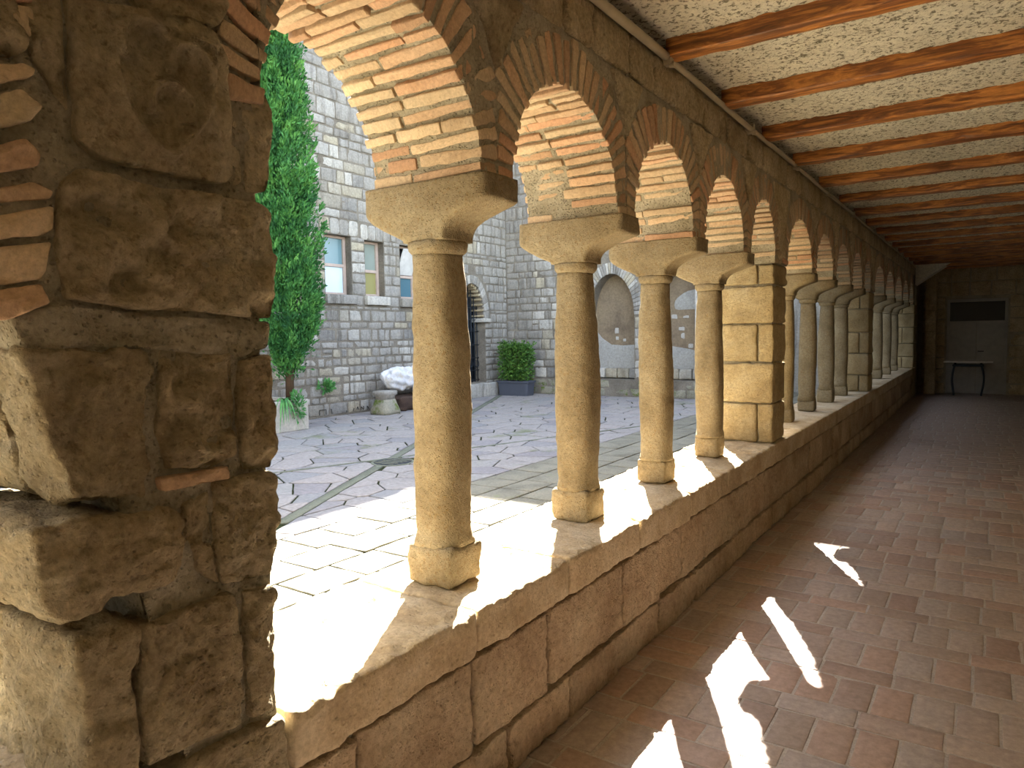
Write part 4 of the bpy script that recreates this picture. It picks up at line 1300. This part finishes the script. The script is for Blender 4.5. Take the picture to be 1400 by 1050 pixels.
# ------------------------------------------------------------------ plants and things in the courtyard
def leaves(n, centers, up, size, seed, spread, aspect=.35):
    """leaf blades as folded diamonds; centers (n,3), up (n,3) directions"""
    rs = np.random.RandomState(seed)
    d = up + rs.normal(0, spread, (n, 3)); d /= np.linalg.norm(d, axis=1, keepdims=True)
    s = np.cross(d, rs.normal(0, 1, (n, 3))); s /= np.linalg.norm(s, axis=1, keepdims=True)
    nn = np.cross(d, s)
    L = size * rs.uniform(.6, 1.3, (n, 1))
    a = centers; b = centers + d * L * .5 + s * L * aspect * .5 + nn * L * .08
    c = centers + d * L; e = centers + d * L * .5 - s * L * aspect * .5 + nn * L * .08
    V = np.stack([a, b, c, e], 1).reshape(-1, 3)
    F = [(4 * i, 4 * i + 1, 4 * i + 2, 4 * i + 3) for i in range(n)]
    return V, F
def cypress():
    e = empty('cypress_tree', (-8.50, 7.92, .48)); tag(e, 'tall narrow green cypress growing against the courtyard wall', 'tree')
    pts = [(.0, 0, 0), (.02, .01, .8), (.0, .03, 1.6)]
    V, F = tube(pts, .07, 10); obj('trunk', mk_mesh('trunk', V, F), MT['bark'], e)
    rs = np.random.RandomState(3)
    nb = 860
    C = []; U = []
    for k in range(nb):
        z = rs.uniform(.75, 7.6)
        t = (z - .55) / 7.4
        R = .60 * min(1, (z - .5) / .9) ** .7 * (1 - max(0, t - .45) / .62) ** .8
        an = rs.uniform(0, 2 * math.pi)
        rr = R * ((.55 + .45 * math.sqrt(rs.rand())) * rs.uniform(.8, 1.15) if k % 4 else rs.uniform(.1, .6))
        base = np.array([rr * .55 * math.cos(an), rr * .55 * math.sin(an), z - .35])
        tip = np.array([rr * math.cos(an), rr * math.sin(an), z + rs.uniform(.05, .3)])
        m = 75
        q = rs.uniform(0, 1, (m, 1)) ** .7
        wd = .085 * (1 - q * .75) + .012
        P = base + (tip - base) * q + rs.normal(0, 1, (m, 3)) * wd * .75
        C.append(P)
        dd = tip - base; dd /= np.linalg.norm(dd)
        U.append(np.tile(dd, (m, 1)) * .9 + (P - (base + (tip - base) * q)) * 5)
    C = np.concatenate(C); U = np.concatenate(U)
    V, F = leaves(len(C), C, U, .085, 4, .35, .38)
    obj('foliage', mk_mesh('foliage', V, F, False), MT['cypress'], e)
cypress()
bed = empty('raised_bed', (-8.95, 7.8, 0)); tag(bed, 'low pale concrete raised bed at the foot of the cypress', 'planter')
bx_ = on_z((416, 573), 0.0)
BYE = float(on_x((419, 560), -8.35)[1])
child_box('front_wall', (.55, -3.2, 0), (.65, BYE - 7.8, .52), MT['concrete'], bed, .008)
child_box('end_wall', (-.4, BYE - 7.8 - .1, 0), (.55, BYE - 7.8, .52), MT['concrete'], bed, .008)
child_box('end_wall', (-.4, -3.3, 0), (.65, -3.2, .52), MT['concrete'], bed, .008)
child_box('soil', (-.4, -3.2, 0), (.55, BYE - 7.8 - .1, .47), MT['soil'], bed, .005)
def tuft(name, loc, n, L, label, droop, seed, width=.02, mat='grassy', outdir=(1, 0, 0)):
    rs = np.random.RandomState(seed)
    A = Acc()
    for k in range(n):
        an = rs.uniform(-1.6, 1.6)
        d = np.array([math.cos(an) * outdir[0] - math.sin(an) * outdir[1], math.sin(an) * outdir[0] + math.cos(an) * outdir[1], 0])
        l = L * rs.uniform(.6, 1.1); up = rs.uniform(.3, 1.0)
        s = np.cross(d, (0, 0, 1)) * width * .5
        V = []; m = 7
        for i in range(m):
            t = i / (m - 1)
            p = d * l * t * .75 + np.array([0, 0, l * (up * t - droop * t * t)])
            wd = 1 - t ** 2
            V += [p - s * wd, p + s * wd]
        A.add(V, [(2 * i, 2 * i + 1, 2 * i + 3, 2 * i + 2) for i in range(m - 1)])
    e = obj(name, A.mesh(name, True), MT[mat]); e.location = loc
    tag(e, label, 'plant'); return e
tuft('drooping_grass', (-8.36, float(on_x((388, 540), -8.36)[1]), .525), 26, .5, 'long-bladed green grass spilling over the raised bed edge', 1.5, 5, .035)
def weed(name, c, rad, n, label, size, seed, mat='grassy', flat=1.0):
    rs = np.random.RandomState(seed)
    D = rs.normal(0, 1, (n, 3)); D[:, 0] = np.abs(D[:, 0]) ; D /= np.linalg.norm(D, axis=1, keepdims=True)
    C = D * (rs.rand(n, 1) ** .5) * np.array(rad)
    V, F = leaves(n, C, D + np.array([0, 0, .5]), size, seed, .5, .5)
    o = obj(name, mk_mesh(name, V, F, False), MT[mat]); o.location = c
    tag(o, label, 'plant'); return o
q = on_x((405, 556), -8.34); weed('leafy_weed', q, (.12, .15, .26), 160, 'bright leafy weed growing out of the raised bed front', .09, 8)
q = on_x((445, 528), XL + .05); weed('leafy_weed', q, (.10, .18, .10), 140, 'small tuft of green weed rooted between the wall stones', .09, 9)
# planter with clipped shrub
PX0, PX1, PY = -9.15, -8.2, 15.2
pl = empty('plant_trough', ((PX0 + PX1) / 2, PY, 0)); tag(pl, 'dark slate grey rectangular plant trough against the courtyard wall', 'planter')
hw, hd_ = (PX1 - PX0) / 2, .2
secs = [(.0, hw * .9, hd_ * .86, 14, 0), (.03, hw * .91, hd_ * .87, 14, 0), (.33, hw * .97, hd_ * .96, 14, 0)]
V, F = loft(secs, 64, 1, 0, 1); obj('trough_body', mk_mesh('trough_body', V, F, False), MT['trough'], pl)
secs = [(.325, hw * .99, hd_ * .99, 14, 0), (.33, hw * 1.02, hd_ * 1.04, 14, 0), (.38, hw * 1.03, hd_ * 1.05, 14, 0), (.385, hw * 1.0, hd_, 14, 0), (.37, hw * .93, hd_ * .85, 14, 0)]
V, F = loft(secs, 64, 1, 0, 1); obj('trough_rim', mk_mesh('trough_rim', V, F, False), MT['trough'], pl)
sh = empty('box_shrub', ((PX0 + PX1) / 2, PY, .386)); tag(sh, 'dense dark green clipped shrub growing in the grey trough', 'shrub')
rs = np.random.RandomState(12)
n = 5200
C = np.c_[rs.uniform(-1, 1, n), rs.uniform(-1, 1, n), rs.uniform(0, 1, n)]
shell = np.max(np.abs(C * [1, 1, 2] - [0, 0, 1]), axis=1) > .45
C = C[shell | (rs.rand(n) < .25)]
nz = fbm(C * 2.2, 3, 4)
C = np.c_[C[:, 0] * .43 * (1 + .1 * nz) * (.86 + .14 * C[:, 2]), C[:, 1] * .24 * (1 + .1 * nz), C[:, 2] * .92 * (1 + .10 * nz) + .02]
V, F = leaves(len(C), C, np.c_[C[:, 0] * 1.4, C[:, 1] * 2.5, np.full(len(C), .4)], .075, 5, .6, .5)
obj('foliage', mk_mesh('foliage', V, F, False), MT['shrub'], sh)
for k in range(7):
    x = -.36 + .12 * k
    V, F = tube([(x * .7, 0, 0), (x * .85, rs.uniform(-.05, .05), .35), (x, rs.uniform(-.1, .1), .8)], .011, 6); obj('stem', mk_mesh('stem', V, F), MT['bark'], sh)
# stone pedestal, dark block, marble fragment
c0 = on_x((527, 560), -8.75); PYc = float(c0[1])
pd = empty('stone_pedestal', (-8.75, PYc, 0)); tag(pd, 'short mossy stone pedestal standing beside the marble fragment', 'pedestal')
V, F = loft([(0, .24, .24, 5, 0), (.05, .25, .25, 5, 0), (.12, .24, .24, 4, 0), (.2, .20, .2, 4, 0), (.3, .17, .17, 4, 0)], 40, 6, .008, 10); obj('foot', mk_mesh('foot', V, F), MT['mossy'], pd)
V, F = loft([(.29, .165, .165, 4, 0), (.36, .165, .165, 4, 0), (.40, .2, .2, 5, 0), (.46, .2, .2, 5, 0), (.47, .18, .18, 5, 0)], 40, 7, .006, 10); obj('cap', mk_mesh('cap', V, F), MT['grey'], pd)
c1 = on_x((562, 552), -8.85); BY_ = float(c1[1])
V, F = rblock(.28, .75, .15, .05, (10, 22, 6), .02, 7, 61, 4, .02); V[:, 2] += .15
o = obj('rough_boulder', mk_mesh('rough_boulder', V, F), MT['darkstone']); o.location = (-8.98, BY_ + .25, 0); tag(o, 'dark brown rough stone slab under the marble fragment', 'stone')
# marble fragment: a broken draped torso lying on its side
m_u, m_v = 90, 60
V = []
for i in range(m_u + 1):
    t = i / m_u
    for j in range(m_v):
        a = 2 * math.pi * j / m_v
        ry = -.80 + 1.75 * t
        body = (math.sin(math.pi * min(max(t, .0), 1)) ** .26)
        r0 = .25 * body * (1 + .18 * math.sin(t * 9 + .5)) + .004
        fold = .020 * math.sin(7 * a + 13 * t + 2 * math.sin(5 * t)) * body + .022 * math.sin(3 * a - 7 * t) - .05 * math.exp(-((t - .62 + .06 * math.sin(a)) / .02) ** 2)
        V.append((.85 * (r0 + fold) * math.cos(a), ry - .12 * math.sin(a) * body, (r0 * .98 + fold) * math.sin(a) + .04 * math.sin(t * 5)))
V = np.array(V)
V = V + (V / (np.linalg.norm(V, axis=1, keepdims=True) + 1e-6)) * (fbm(V * 7, 5, 8) * .045)[:, None]
F = []
for i in range(m_u):
    for j in range(m_v):
        k = (j + 1) % m_v
        F.append((i * m_v + j, i * m_v + k, (i + 1) * m_v + k, (i + 1) * m_v + j))
F.append(tuple(range(m_v))[::-1]); F.append(tuple(m_u * m_v + j for j in range(m_v)))
mf = empty('marble_fragment', (-8.95, BY_ + .12, .64)); tag(mf, 'broken white marble statue fragment with drapery folds lying on the dark stone', 'sculpture')
obj('torso', mk_mesh('torso', V, F), MT['marble'], mf)
V, F = rblock(.10, .15, .06, .04, (5, 7, 4), .012, 12, 66, 3); V = V + np.array([.17, .08, -.20]); obj('broken_piece', mk_mesh('broken_piece', V, F), MT['marble'], mf)
